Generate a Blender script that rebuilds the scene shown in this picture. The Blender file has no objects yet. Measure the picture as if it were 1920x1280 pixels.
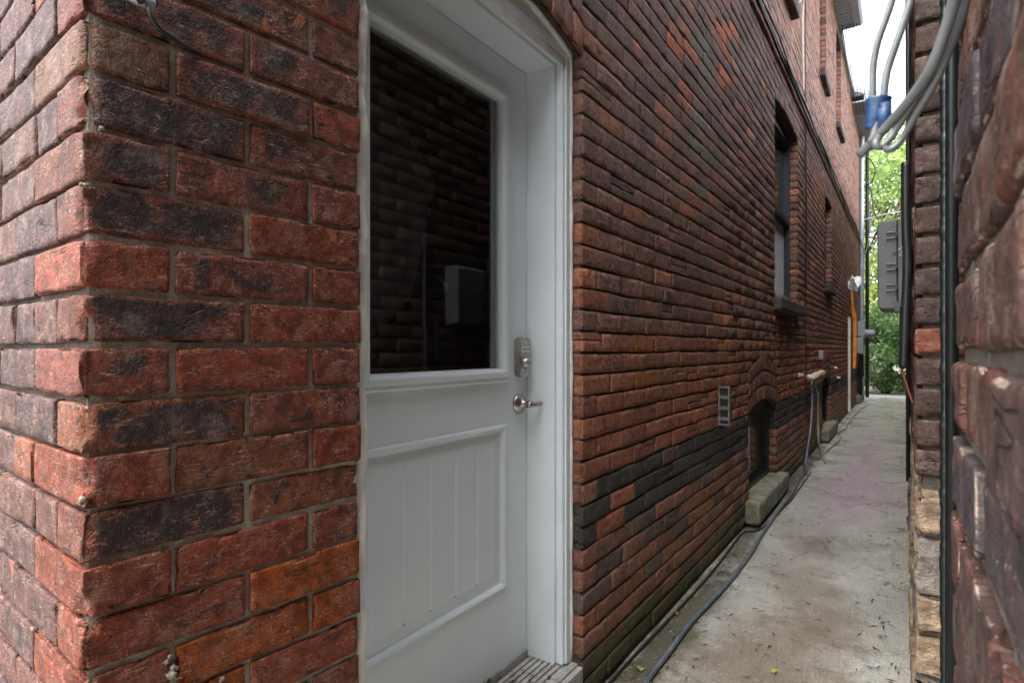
import bpy, math, random
import numpy as np
from mathutils import Vector
rng = np.random.default_rng(7); random.seed(7)
sc = bpy.context.scene
C = sc.collection
# ------------------------------------------------------------------ camera, sky, sun, exposure
YAW = math.radians(34.17); F = 1090.0; CX = 960.0; HY = 653.0; CAMH = 1.235
cd = bpy.data.cameras.new('camera'); cam = bpy.data.objects.new('camera', cd); C.objects.link(cam)
cam.location = (0, 0, CAMH); cam.rotation_euler = (math.pi/2, 0, YAW)
cd.sensor_width = 36; cd.lens = 36*F/1920; cd.shift_y = (HY-640)/1920
cd.clip_start = 0.01; cd.clip_end = 400
cd.dof.use_dof = True; cd.dof.focus_distance = 1.5; cd.dof.aperture_fstop = 10
sc.camera = cam
SUN_EL, SUN_AZ = math.radians(62), math.radians(200)      # high, behind the camera
w = bpy.data.worlds.new('World'); sc.world = w; w.use_nodes = True
nt = w.node_tree; bg = nt.nodes['Background']
sk = nt.nodes.new('ShaderNodeTexSky'); sk.sky_type = 'NISHITA'; sk.sun_disc = False
sk.sun_elevation = SUN_EL; sk.sun_rotation = SUN_AZ; sk.dust_density = 3; sk.ozone_density = 1.0; sk.air_density = 1
hs = nt.nodes.new('ShaderNodeHueSaturation'); hs.inputs['Saturation'].default_value = 0.22
nt.links.new(sk.outputs[0], hs.inputs['Color']); nt.links.new(hs.outputs[0], bg.inputs[0]); bg.inputs[1].default_value = 0.15
sd = bpy.data.lights.new('sun', 'SUN'); so = bpy.data.objects.new('sun', sd); C.objects.link(so)
sd.energy = 0.8; sd.angle = math.radians(40); sd.color = (1, .97, .93)
so.rotation_euler = (math.pi/2-SUN_EL, 0, math.radians(-20)); so.location = (0, -3, 12)
sc.view_settings.view_transform = 'Standard'; sc.view_settings.look = 'None'
sc.view_settings.exposure = 2.65; sc.view_settings.gamma = 1
sc.render.engine = 'CYCLES'
sc.cycles.max_bounces = 10; sc.cycles.diffuse_bounces = 6; sc.cycles.glossy_bounces = 4
# ------------------------------------------------------------------ helpers
WL = -0.92; DL = -1.103          # alley face of the brick house; face of the door
fw = np.array([-math.sin(YAW), math.cos(YAW), 0]); rt = np.array([math.cos(YAW), math.sin(YAW), 0])
def ray(px, py): return fw + rt*(px-CX)/F + np.array([0, 0, (HY-py)/F])
def at_x(px, py, x): r = ray(px, py); return np.array([0, 0, CAMH]) + r*(x/r[0])
def at_y(px, py, y): r = ray(px, py); return np.array([0, 0, CAMH]) + r*(y/r[1])
def at_g(px, py, z=0.0): r = ray(px, py); return np.array([0, 0, CAMH]) + r*((z-CAMH)/r[2])
def tag(o, label=None, cat=None, group=None, kind=None):
    if label: o['label'] = label
    if cat: o['category'] = cat
    if group: o['group'] = group
    if kind: o['kind'] = kind
    return o
def empty(name, loc=(0, 0, 0)):
    o = bpy.data.objects.new(name, None); C.objects.link(o); o.location = loc; o.empty_display_size = .1
    return o
def link(name, me, mat, parent=None):
    o = bpy.data.objects.new(name, me); C.objects.link(o)
    if mat: me.materials.append(mat)
    if parent:
        o.parent = parent; bpy.context.view_layer.update(); o.matrix_parent_inverse = parent.matrix_world.inverted()
    return o
def npmesh(name, V, Q, smooth=True, attrs=None):
    me = bpy.data.meshes.new(name); n = len(V); m = len(Q); k = Q.shape[1]
    me.vertices.add(n); me.vertices.foreach_set('co', np.asarray(V, np.float32).ravel())
    me.loops.add(m*k); me.loops.foreach_set('vertex_index', np.asarray(Q, np.int32).ravel())
    me.polygons.add(m); me.polygons.foreach_set('loop_start', np.arange(0, m*k, k, dtype=np.int32))
    me.update(calc_edges=True)
    if smooth: me.polygons.foreach_set('use_smooth', np.ones(m, bool))
    if attrs:
        for an, (ty, arr) in attrs.items():
            a = me.attributes.new(an, ty, 'POINT')
            a.data.foreach_set('color' if ty == 'FLOAT_COLOR' else 'vector', np.asarray(arr, np.float32).ravel())
    me.validate(); return me
def _h(ix, iy, iz, s):
    n = (ix*374761393 + iy*668265263 + iz*2147483647 + s*1274126177) & 0xffffffff
    n = ((n ^ (n >> 13))*1274126177) & 0xffffffff
    n = (n ^ (n >> 16)) & 0xffffff
    return n/float(0xffffff)
def vn(P, s=0):
    """smooth value noise in -1..1"""
    P = np.asarray(P, float); i = np.floor(P).astype(np.int64); f = P-i; f = f*f*(3-2*f); r = 0
    for dx in (0, 1):
        for dy in (0, 1):
            for dz in (0, 1):
                wgt = (f[..., 0] if dx else 1-f[..., 0])*(f[..., 1] if dy else 1-f[..., 1])*(f[..., 2] if dz else 1-f[..., 2])
                r = r + wgt*_h(i[..., 0]+dx, i[..., 1]+dy, i[..., 2]+dz, s)
    return r*2-1
def fbm(P, s=0): return vn(P, s) + .5*vn(P*2.1+7, s+1) + .25*vn(P*4.3+3, s+2)
class MB:
    """collects simple shapes into one mesh"""
    def __init__(s): s.v = []; s.f = []
    def add(s, vs, fs):
        b = len(s.v); s.v += [tuple(map(float, v)) for v in vs]; s.f += [tuple(b+i for i in f) for f in fs]
    def box(s, a, b):
        x0, x1 = sorted((a[0], b[0])); y0, y1 = sorted((a[1], b[1])); z0, z1 = sorted((a[2], b[2]))
        s.add([(x0,y0,z0),(x1,y0,z0),(x1,y1,z0),(x0,y1,z0),(x0,y0,z1),(x1,y0,z1),(x1,y1,z1),(x0,y1,z1)],
              [(0,3,2,1),(4,5,6,7),(0,1,5,4),(1,2,6,5),(2,3,7,6),(3,0,4,7)])
    def prism(s, poly, y0, y1):      # polygon in x,z extruded along y
        n = len(poly)
        s.add([(p[0], y0, p[1]) for p in poly]+[(p[0], y1, p[1]) for p in poly],
              [tuple(range(n)), tuple(range(2*n-1, n-1, -1))]+[(i, n+i, n+(i+1) % n, (i+1) % n) for i in range(n)])
    def xprism(s, poly, x0, x1):     # polygon in y,z extruded along x
        n = len(poly)
        s.add([(x0, p[0], p[1]) for p in poly]+[(x1, p[0], p[1]) for p in poly],
              [tuple(range(n-1, -1, -1)), tuple(range(n, 2*n))]+[(i, (i+1) % n, n+(i+1) % n, n+i) for i in range(n)])
    def tube(s, pts, r, k=10, smooth=True, rf=None):
        P = [Vector(tuple(map(float, p))) for p in pts]
        if smooth and len(P) > 2:
            Q = []
            for i in range(len(P)-1):
                p0, p1, p2, p3 = P[max(i-1, 0)], P[i], P[i+1], P[min(i+2, len(P)-1)]
                ns = max(3, min(24, int((p2-p1).length/(max(r, .004)*1.5))))
                for j in range(ns):
                    t = j/ns
                    Q.append(.5*((2*p1)+(p2-p0)*t+(2*p0-5*p1+4*p2-p3)*t*t+(3*p1-p0-3*p2+p3)*t**3))
            Q.append(P[-1]); P = Q
        n = len(P); vs = []; up = Vector((0, 0, 1)); prev = None
        for i, p in enumerate(P):
            d = (P[min(i+1, n-1)]-P[max(i-1, 0)]).normalized()
            a = prev if prev else (up if abs(d.z) < .9 else Vector((1, 0, 0)))
            a = (a-d*a.dot(d)).normalized(); b = d.cross(a); prev = a
            rr = r if rf is None else rf(i/(n-1))
            for j in range(k):
                q = p+(a*math.cos(2*math.pi*j/k)+b*math.sin(2*math.pi*j/k))*rr; vs.append(tuple(q))
        fs = [(i*k+j, i*k+(j+1) % k, (i+1)*k+(j+1) % k, (i+1)*k+j) for i in range(n-1) for j in range(k)]
        fs += [tuple(range(k-1, -1, -1)), tuple((n-1)*k+j for j in range(k))]
        s.add(vs, fs)
    def lathe(s, c, axis, prof, k=24):      # prof: (distance along axis, radius)
        ax = Vector(axis).normalized(); a = (Vector((0, 0, 1)) if abs(ax.z) < .9 else Vector((1, 0, 0))); a = (a-ax*a.dot(ax)).normalized(); b = ax.cross(a)
        vs = []; c = Vector(tuple(map(float, c)))
        for d, r in prof:
            for j in range(k): vs.append(tuple(c+ax*d+(a*math.cos(2*math.pi*j/k)+b*math.sin(2*math.pi*j/k))*max(r, 1e-5)))
        n = len(prof)
        s.add(vs, [(i*k+j, i*k+(j+1) % k, (i+1)*k+(j+1) % k, (i+1)*k+j) for i in range(n-1) for j in range(k)]+[tuple(range(k-1, -1, -1)), tuple((n-1)*k+j for j in range(k))])
    def build(s, name, mat, parent=None, bevel=0, smooth=False, sub=0):
        me = bpy.data.meshes.new(name); me.from_pydata(s.v, [], s.f); me.update()
        o = link(name, me, mat, parent)
        if smooth or bevel:
            me.polygons.foreach_set('use_smooth', np.ones(len(me.polygons), bool))
        if bevel:
            m = o.modifiers.new('b', 'BEVEL'); m.width = bevel; m.segments = 2; m.limit_method = 'ANGLE'; m.angle_limit = math.radians(35); m.harden_normals = True
        return o
# ------------------------------------------------------------------ materials
def N(t, ty, **kw):
    n = t.nodes.new(ty)
    for k, v in kw.items():
        if k in n.inputs: n.inputs[k].default_value = v
        else: setattr(n, k, v)
    return n
def mth(t, op, a, b=None, c=None):
    n = t.nodes.new('ShaderNodeMath'); n.operation = op
    for i, x in enumerate((a, b, c)):
        if x is None: continue
        if isinstance(x, (int, float)): n.inputs[i].default_value = x
        else: t.links.new(x, n.inputs[i])
    return n.outputs[0]
def ramp(t, fac, lo, hi, a=0.0, b=1.0):
    n = t.nodes.new('ShaderNodeMapRange'); n.interpolation_type = 'SMOOTHSTEP'
    t.links.new(fac, n.inputs[0]); n.inputs[1].default_value = lo; n.inputs[2].default_value = hi; n.inputs[3].default_value = a; n.inputs[4].default_value = b
    return n.outputs[0]
def mixc(t, fac, a, b, mode='MIX'):
    n = t.nodes.new('ShaderNodeMix'); n.data_type = 'RGBA'; n.blend_type = mode
    for i, x in ((0, fac), (6, a), (7, b)):
        if isinstance(x, (int, float)): n.inputs[i].default_value = x
        elif isinstance(x, tuple): n.inputs[i].default_value = (*x, 1) if len(x) == 3 else x
        else: t.links.new(x, n.inputs[i])
    return n.outputs[2]
def noise(t, vec, scale, detail=3, rough=.55, dist=0):
    n = N(t, 'ShaderNodeTexNoise', Scale=scale, Detail=detail, Roughness=rough, Distortion=dist)
    t.links.new(vec, n.inputs['Vector']); return n.outputs[0]
def vscale(t, vec, s):
    n = t.nodes.new('ShaderNodeVectorMath'); n.operation = 'MULTIPLY'; t.links.new(vec, n.inputs[0]); n.inputs[1].default_value = s; return n.outputs[0]
def newmat(name):
    m = bpy.data.materials.new(name); m.use_nodes = True; t = m.node_tree; b = t.nodes['Principled BSDF']; return m, t, b
def bump(t, b, hgt, dist, strength=1.0):
    n = t.nodes.new('ShaderNodeBump'); n.inputs['Distance'].default_value = dist; n.inputs['Strength'].default_value = strength
    t.links.new(hgt, n.inputs['Height']); t.links.new(n.outputs[0], b.inputs['Normal'])
def brickmat(name, sootcol=(.021, .017, .018), chipcol=(.42, .13, .055), chips=.5, moss=0.0, rough=.62, scale=1.0, scratch=.5, bmp=.0022, speck=.5, worn=.35, blotcol=(.42, .44, .5)):
    m, t, b = newmat(name)
    pos = t.nodes.new('ShaderNodeNewGeometry').outputs['Position']
    bk = t.nodes.new('ShaderNodeAttribute'); bk.attribute_name = 'bk'
    sp = t.nodes.new('ShaderNodeSeparateXYZ'); t.links.new(bk.outputs['Vector'], sp.inputs[0])
    tint = t.nodes.new('ShaderNodeAttribute'); tint.attribute_name = 'tint'
    off = t.nodes.new('ShaderNodeCombineXYZ')
    r37 = mth(t, 'MULTIPLY', sp.outputs[0], 37.0)
    for i in range(3): t.links.new(r37, off.inputs[i])
    va = t.nodes.new('ShaderNodeVectorMath'); va.operation = 'ADD'; t.links.new(pos, va.inputs[0]); t.links.new(off.outputs[0], va.inputs[1]); v = va.outputs[0]
    low = noise(t, v, 11*scale, 5, .6, .8); mid = noise(t, v, 45*scale, 4, .65); fine = noise(t, v, 260*scale, 3, .7)
    # burnt / dirty skin on some bricks
    sm = ramp(t, mth(t, 'ADD', mth(t, 'ADD', low, ramp(t, tint.outputs['Alpha'], 0, 1, -.17, .07)), mth(t, 'ADD', sp.outputs[1], mth(t, 'MULTIPLY', mid, .3))), 1.07, 1.15)
    base = mixc(t, ramp(t, mid, .3, .7), mixc(t, .8, tint.outputs['Color'], (0, 0, 0)), mixc(t, 1.0, tint.outputs['Color'], (1.22, 1.15, 1.1), 'MULTIPLY'))
    base = mixc(t, .62, tint.outputs['Color'], base)
    blot = ramp(t, noise(t, v, 22*scale, 3, .6, 1.5), .5, .66, 0, .75)
    base = mixc(t, blot, base, mixc(t, 1.0, tint.outputs['Color'], blotcol, 'MULTIPLY'))
    col = mixc(t, mth(t, 'MULTIPLY', sm, .9), base, sootcol)
    # spalled spots and worn arrises
    cm = mth(t, 'MAXIMUM', mth(t, 'MULTIPLY', ramp(t, noise(t, v, 30*scale, 5, .7, .4), .5, .6), mth(t, 'MULTIPLY', sp.outputs[2], chips)), ramp(t, mth(t, 'ADD', sp.outputs[2], mth(t, 'MULTIPLY', mth(t, 'SUBTRACT', mid, .5), .5)), .55, .8, 0, .9))
    wear = mth(t, 'MULTIPLY', ramp(t, sp.outputs[2], .2, .36), ramp(t, noise(t, v, 38*scale, 4, .7), .5, .66, 0, worn))
    cm2 = mth(t, 'MULTIPLY', ramp(t, noise(t, v, 14*scale, 5, .65, .6), .645, .67), mth(t, 'MULTIPLY', mth(t, 'MINIMUM', mth(t, 'MULTIPLY', tint.outputs['Alpha'], 4.0), 1.0), chips))
    cc = mixc(t, fine, chipcol, tuple(c*.45 for c in chipcol))
    col = mixc(t, mth(t, 'MAXIMUM', cm, cm2), col, cc)
    col = mixc(t, wear, col, (.34, .27, .21))
    # fine scratches
    v2 = vscale(t, v, (1, 1, 6)); v3 = t.nodes.new('ShaderNodeVectorRotate'); v3.inputs['Angle'].default_value = .9; v3.inputs['Axis'].default_value = (1, .2, 0); t.links.new(v2, v3.inputs['Vector'])
    w1 = noise(t, v3.outputs[0], 26*scale, 2, .4, .9); w2 = noise(t, v2, 60*scale, 2, .4, .6)
    s1 = ramp(t, mth(t, 'ABSOLUTE', mth(t, 'SUBTRACT', w1, .5)), .0, .018, 1, 0); s2 = ramp(t, mth(t, 'ABSOLUTE', mth(t, 'SUBTRACT', w2, .47)), .0, .016, 1, 0)
    gate = ramp(t, noise(t, v, 30*scale, 4, .7), .44, .6)
    col = mixc(t, mth(t, 'MULTIPLY', mth(t, 'MULTIPLY', mth(t, 'MAXIMUM', s1, s2), gate), scratch), col, mixc(t, .5, tint.outputs['Color'], (.62, .42, .33)))
    col = mixc(t, ramp(t, noise(t, v, 19*scale, 6, .75), .5, .68, 0, .3), col, (.27, .21, .17))
    cv = vscale(t, v, (1.0, 1.0, 5.5)); cn = noise(t, cv, 9*scale, 2, .45, .5)
    cr = mth(t, 'MULTIPLY', ramp(t, mth(t, 'ABSOLUTE', mth(t, 'SUBTRACT', cn, .52)), .0, .014, 1, 0), ramp(t, noise(t, v, 13*scale, 2), .5, .58))
    col = mixc(t, mth(t, 'MULTIPLY', cr, .75), col, (.018, .011, .009))
    # pale specks, dark pits
    col = mixc(t, ramp(t, noise(t, v, 330*scale, 1), .72, .78, 0, speck), col, (.5, .44, .38))
    col = mixc(t, ramp(t, noise(t, v, 190*scale, 2), .69, .76, 0, .7), col, (.02, .014, .012))
    if moss > 0:
        sz = t.nodes.new('ShaderNodeSeparateXYZ'); t.links.new(pos, sz.inputs[0])
        mm = mth(t, 'ADD', ramp(t, sz.outputs[2], .0, .42, .42, -.35), mth(t, 'MULTIPLY', noise(t, pos, 7, 5, .7), .9))
        col = mixc(t, mth(t, 'MULTIPLY', ramp(t, mm, .45, .85), moss), col, mixc(t, fine, (.045, .05, .022), (.11, .12, .05)))
    t.links.new(col, b.inputs['Base Color'])
    t.links.new(mth(t, 'ADD', mth(t, 'MULTIPLY', mid, .3), rough-.15), b.inputs['Roughness']); b.inputs['Specular IOR Level'].default_value = .2
    hgt = mth(t, 'ADD', mth(t, 'MULTIPLY', mid, .8), mth(t, 'ADD', mth(t, 'MULTIPLY', fine, .35), mth(t, 'MULTIPLY', low, .3)))
    hgt = mth(t, 'SUBTRACT', hgt, mth(t, 'ADD', mth(t, 'MULTIPLY', mth(t, 'MAXIMUM', cm, cm2), .35), mth(t, 'MULTIPLY', cr, .7)))
    bump(t, b, hgt, bmp*2.2)
    return m
def mortarmat(name, c1, c2, moss=0, sc_=1.0):
    m, t, b = newmat(name); pos = t.nodes.new('ShaderNodeNewGeometry').outputs['Position']
    a = noise(t, pos, 14*sc_, 5, .65); f = noise(t, pos, 320*sc_, 3, .7); g = noise(t, pos, 70*sc_, 4, .6)
    col = mixc(t, ramp(t, a, .35, .65), c1, c2); col = mixc(t, ramp(t, f, .35, .7), col, tuple(x*.55 for x in c1))
    if moss:
        sz = t.nodes.new('ShaderNodeSeparateXYZ'); t.links.new(pos, sz.inputs[0])
        col = mixc(t, mth(t, 'MULTIPLY', ramp(t, mth(t, 'ADD', ramp(t, sz.outputs[2], 0, .5, .4, -.3), a), .4, .8), moss), col, (.05, .055, .025))
    t.links.new(col, b.inputs['Base Color']); b.inputs['Roughness'].default_value = .95
    bump(t, b, mth(t, 'ADD', mth(t, 'MULTIPLY', f, .5), g), .004)
    return m
def plain(name, col, rough=.5, metal=0, var=.12, scale=12, bmp=0, bscale=60, spec=.5, dirt=None, coat=0):
    m, t, b = newmat(name); pos = t.nodes.new('ShaderNodeNewGeometry').outputs['Position']
    a = noise(t, pos, scale, 4, .6)
    c = mixc(t, ramp(t, a, .3, .7), tuple(x*(1-var) for x in col), tuple(min(1, x*(1+var)) for x in col))
    if dirt:
        c = mixc(t, ramp(t, noise(t, pos, dirt[1], 6, .7), dirt[2], dirt[2]+.08, 0, dirt[3]), c, dirt[0])
    t.links.new(c, b.inputs['Base Color']); t.links.new(mth(t, 'ADD', mth(t, 'MULTIPLY', a, .2), rough-.1), b.inputs['Roughness'])
    b.inputs['Metallic'].default_value = metal; b.inputs['Specular IOR Level'].default_value = spec
    if bmp: bump(t, b, noise(t, pos, bscale, 4, .6), bmp)
    return m
def thinglass(name, k=1.5, rg=.01):
    m, t, b = newmat(name); out = t.nodes['Material Output']; tr = t.nodes.new('ShaderNodeBsdfTransparent'); gl_ = t.nodes.new('ShaderNodeBsdfGlossy'); gl_.inputs['Roughness'].default_value = rg
    tr.inputs[0].default_value = (.9, .92, .92, 1); f_ = t.nodes.new('ShaderNodeFresnel'); f_.inputs[0].default_value = 1.5; mx = t.nodes.new('ShaderNodeMixShader')
    t.links.new(mth(t, 'MULTIPLY', f_.outputs[0], k), mx.inputs[0]); t.links.new(tr.outputs[0], mx.inputs[1]); t.links.new(gl_.outputs[0], mx.inputs[2]); t.links.new(mx.outputs[0], out.inputs[0]); return m
def glassmat(name, col=(1, 1, 1), rough=.0):
    m, t, b = newmat(name); b.inputs['Base Color'].default_value = (*col, 1); b.inputs['Transmission Weight'].default_value = 1
    b.inputs['IOR'].default_value = 1.5; b.inputs['Roughness'].default_value = rough
    return m
M = {}
M['pier'] = brickmat('old burnt brick', chips=.85, scratch=1.0, bmp=.0042)
M['alley'] = brickmat('brown weathered brick', chips=.4, moss=.85, scratch=.35, rough=.6, bmp=.0055, worn=.9)
M['near'] = brickmat('purple grey rough brick', chips=.7, scratch=.2, bmp=.0025, chipcol=(.17, .07, .045), worn=.8, scale=.6, blotcol=(1.5, .95, .8))
M['neigh'] = brickmat('dark brown neighbour brick', chips=.4, scratch=.3)
M['mortar_pale'] = mortarmat('pale lime mortar', (.42, .37, .3), (.27, .235, .19))
M['mortar_dark'] = mortarmat('dirty dark mortar', (.1, .08, .065), (.05, .04, .034), moss=.6)
M['mortar_side'] = mortarmat('brown gritty mortar', (.11, .085, .065), (.06, .045, .038))
M['mortar_tan'] = mortarmat('tan mortar', (.3, .24, .17), (.2, .16, .12))
M['stone'] = brickmat('rubble stone', sootcol=(.13, .12, .1), chipcol=(.42, .34, .23), chips=.4, scratch=.1, rough=.9, bmp=.01, scale=.8, blotcol=(.5, .46, .4), worn=.5)
M['sillstone'] = plain('mossy stone sill', (.2, .19, .15), .9, var=.35, scale=14, bmp=.012, bscale=34, dirt=((.11, .12, .045), 9, .48, .65))
M['sillstone_dark'] = plain('sooty stone sill', (.07, .055, .05), .9, var=.35, scale=14, bmp=.006, bscale=50)
M['paint'] = plain('white door paint', (.69, .76, .795), .42, var=.03, scale=3, bmp=.0003, bscale=300, dirt=((.2, .19, .16), 60, .655, .75))
M['paint_frame'] = plain('white frame paint', (.7, .765, .795), .45, var=.05, scale=4, bmp=.0004, bscale=200, dirt=((.16, .14, .11), 38, .7, .6))
M['caulk'] = plain('cream painted masonry edge', (.64, .64, .6), .6, var=.1, scale=18, bmp=.004, bscale=35, dirt=((.3, .24, .17), 26, .66, .5))
M['nickel'] = plain('brushed nickel', (.42, .39, .36), .32, 1, var=.15, scale=40)
M['nickel_dark'] = plain('dark nickel', (.2, .18, .17), .4, 1)
M['button'] = plain('pale keys', (.62, .6, .56), .35, .6)
M['glass'] = thinglass('window glass'); M['doorglass'] = thinglass('dusty door glass', .34, .035)
M['black'] = plain('black frame paint', (.012, .013, .015), .4)
M['navy'] = plain('dark navy frame', (.022, .03, .045), .4)
M['blind'] = plain('pale window blind', (.75, .78, .8), .6, var=.08)
M['dark'] = plain('dark interior', (.012, .011, .011), .9)
M['bulk'] = plain('roofing felt', (.09, .085, .08), .95, bmp=.004)
M['alu'] = plain('grey aluminium soffit', (.3, .33, .36), .5, var=.1)
M['steel'] = plain('galvanised pipe', (.42, .47, .52), .45, .6, var=.15, scale=8)
M['cable'] = plain('black cable sheath', (.012, .013, .014), .45, var=.3)
M['greycable'] = plain('grey cable sheath', (.105, .112, .116), .4, var=.2, scale=30)
M['bluetape'] = plain('blue tape', (.006, .035, .11), .5, var=.3, scale=60, bmp=.001, bscale=120)
M['box'] = plain('grey enclosure plastic', (.07, .078, .076), .5, var=.12, scale=20, dirt=((.1, .09, .08), 25, .64, .5))
M['boxdark'] = plain('dark enclosure plastic', (.05, .05, .048), .6, var=.2)
M['meter'] = plain('grey meter metal', (.3, .33, .36), .5, .2)
M['hose'] = plain('blue grey garden hose', (.1, .115, .14), .38, var=.25, scale=9, dirt=((.2, .18, .13), 14, .56, .5))
M['hose2'] = plain('olive garden hose', (.27, .26, .16), .45, var=.3, scale=8)
M['foam'] = plain('cream pipe foam', (.56, .47, .36), .8, var=.2, scale=50, bmp=.003)
M['orange'] = plain('orange sunlit brick', (.85, .3, .03), .6, var=.2)  # sunlit tone of a brick side put into the colour
M['white'] = plain('white board', (.68, .64, .58), .6, var=.15)
M['bag'] = plain('white plastic bag', (.75, .76, .76), .3, var=.1)
M['greenpipe'] = plain('dark green pipe paint', (.005, .008, .008), .45, var=.3, scale=30, dirt=((.05, .06, .06), 40, .66, .5))
M['wood'] = plain('weathered grey threshold', (.34, .33, .31), .7, var=.2, scale=20, bmp=.001, dirt=((.03, .028, .025), 30, .55, .85))
M['bark'] = plain('bark', (.05, .038, .028), .9, var=.4, bmp=.02, bscale=30)
M['flash'] = plain('lead flashing', (.06, .06, .062), .6, .2, var=.3, bmp=.004)
M['rust'] = plain('red brown wire', (.16, .045, .025), .6)

# path concrete: wet, with rust, green and purple stains of their own shape
def concrete(name):
    m, t, b = newmat(name); g = t.nodes.new('ShaderNodeNewGeometry'); pos = g.outputs['Position']
    sz = t.nodes.new('ShaderNodeSeparateXYZ'); t.links.new(pos, sz.inputs[0])
    a = noise(t, pos, 2.2, 6, .65, .4); f = noise(t, pos, 130, 4, .75); g2 = noise(t, pos, 520, 2, .7)
    col = mixc(t, ramp(t, a, .35, .65), (.49, .475, .42), (.3, .28, .23))
    br = noise(t, vscale(t, pos, (60, 5, 5)), 1.6, 4, .7)      # broom marks across the path
    col = mixc(t, ramp(t, br, .3, .7, 0, .4), col, (.17, .165, .145))
    col = mixc(t, ramp(t, f, .5, .62, 0, .75), col, (.68, .69, .67)); col = mixc(t, ramp(t, noise(t, pos, 48, 5, .8), .54, .66, 0, .55), col, (.17, .16, .14)); col = mixc(t, ramp(t, g2, .6, .72, 0, .6), col, (.1, .09, .08))
    def blob(cx, cy, rx, ry, c, k, seed):
        nonlocal col
        dx = mth(t, 'DIVIDE', mth(t, 'SUBTRACT', sz.outputs[0], cx), rx); dy = mth(t, 'DIVIDE', mth(t, 'SUBTRACT', sz.outputs[1], cy), ry)
        d = mth(t, 'SQRT', mth(t, 'ADD', mth(t, 'MULTIPLY', dx, dx), mth(t, 'MULTIPLY', dy, dy)))
        d = mth(t, 'ADD', d, mth(t, 'MULTIPLY', mth(t, 'SUBTRACT', noise(t, pos, seed, 6, .7), .5), 2.2))
        d = mth(t, 'ADD', d, mth(t, 'MULTIPLY', mth(t, 'SUBTRACT', noise(t, pos, 38, 4, .8), .5), .9))
        col = mixc(t, ramp(t, d, .3, 1.1, k, 0), col, c)
    blob(-.45, 2.2, .42, .9, (.19, .14, .1), .7, 5.1)
    blob(-.66, 1.75, .22, .5, (.22, .19, .13), .6, 8.1)
    blob(-.3, 2.9, .2, .35, (.19, .14, .1), .6, 9.1)
    blob(-.45, 3.35, .25, .4, (.2, .15, .11), .6, 6.1)
    blob(-.5, 4.1, .22, .3, (.16, .11, .08), .6, 7.1)
    blob(-.38, 5.9, .34, 1.5, (.42, .25, .38), .5, 4.4)
    blob(-.34, 8.2, .24, 2.2, (.4, .26, .36), .45, 4.9)
    blob(-.84, 2.4, .12, 1.8, (.09, .08, .045), .9, 3.3)
    blob(-.88, 5.6, .1, 3.6, (.07, .065, .04), .85, 3.9)
    t.links.new(col, b.inputs['Base Color'])
    t.links.new(ramp(t, noise(t, pos, 1.7, 6, .7), .35, .65, .5, .16), b.inputs['Roughness'])
    bump(t, b, mth(t, 'ADD', mth(t, 'MULTIPLY', f, .6), mth(t, 'ADD', mth(t, 'MULTIPLY', g2, .3), mth(t, 'MULTIPLY', br, .8))), .004)
    return m
M['concrete'] = concrete('wet stained concrete')
M['soil'] = plain('yard earth', (.12, .11, .07), .95, var=.4, scale=4, bmp=.02, bscale=20)
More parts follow.
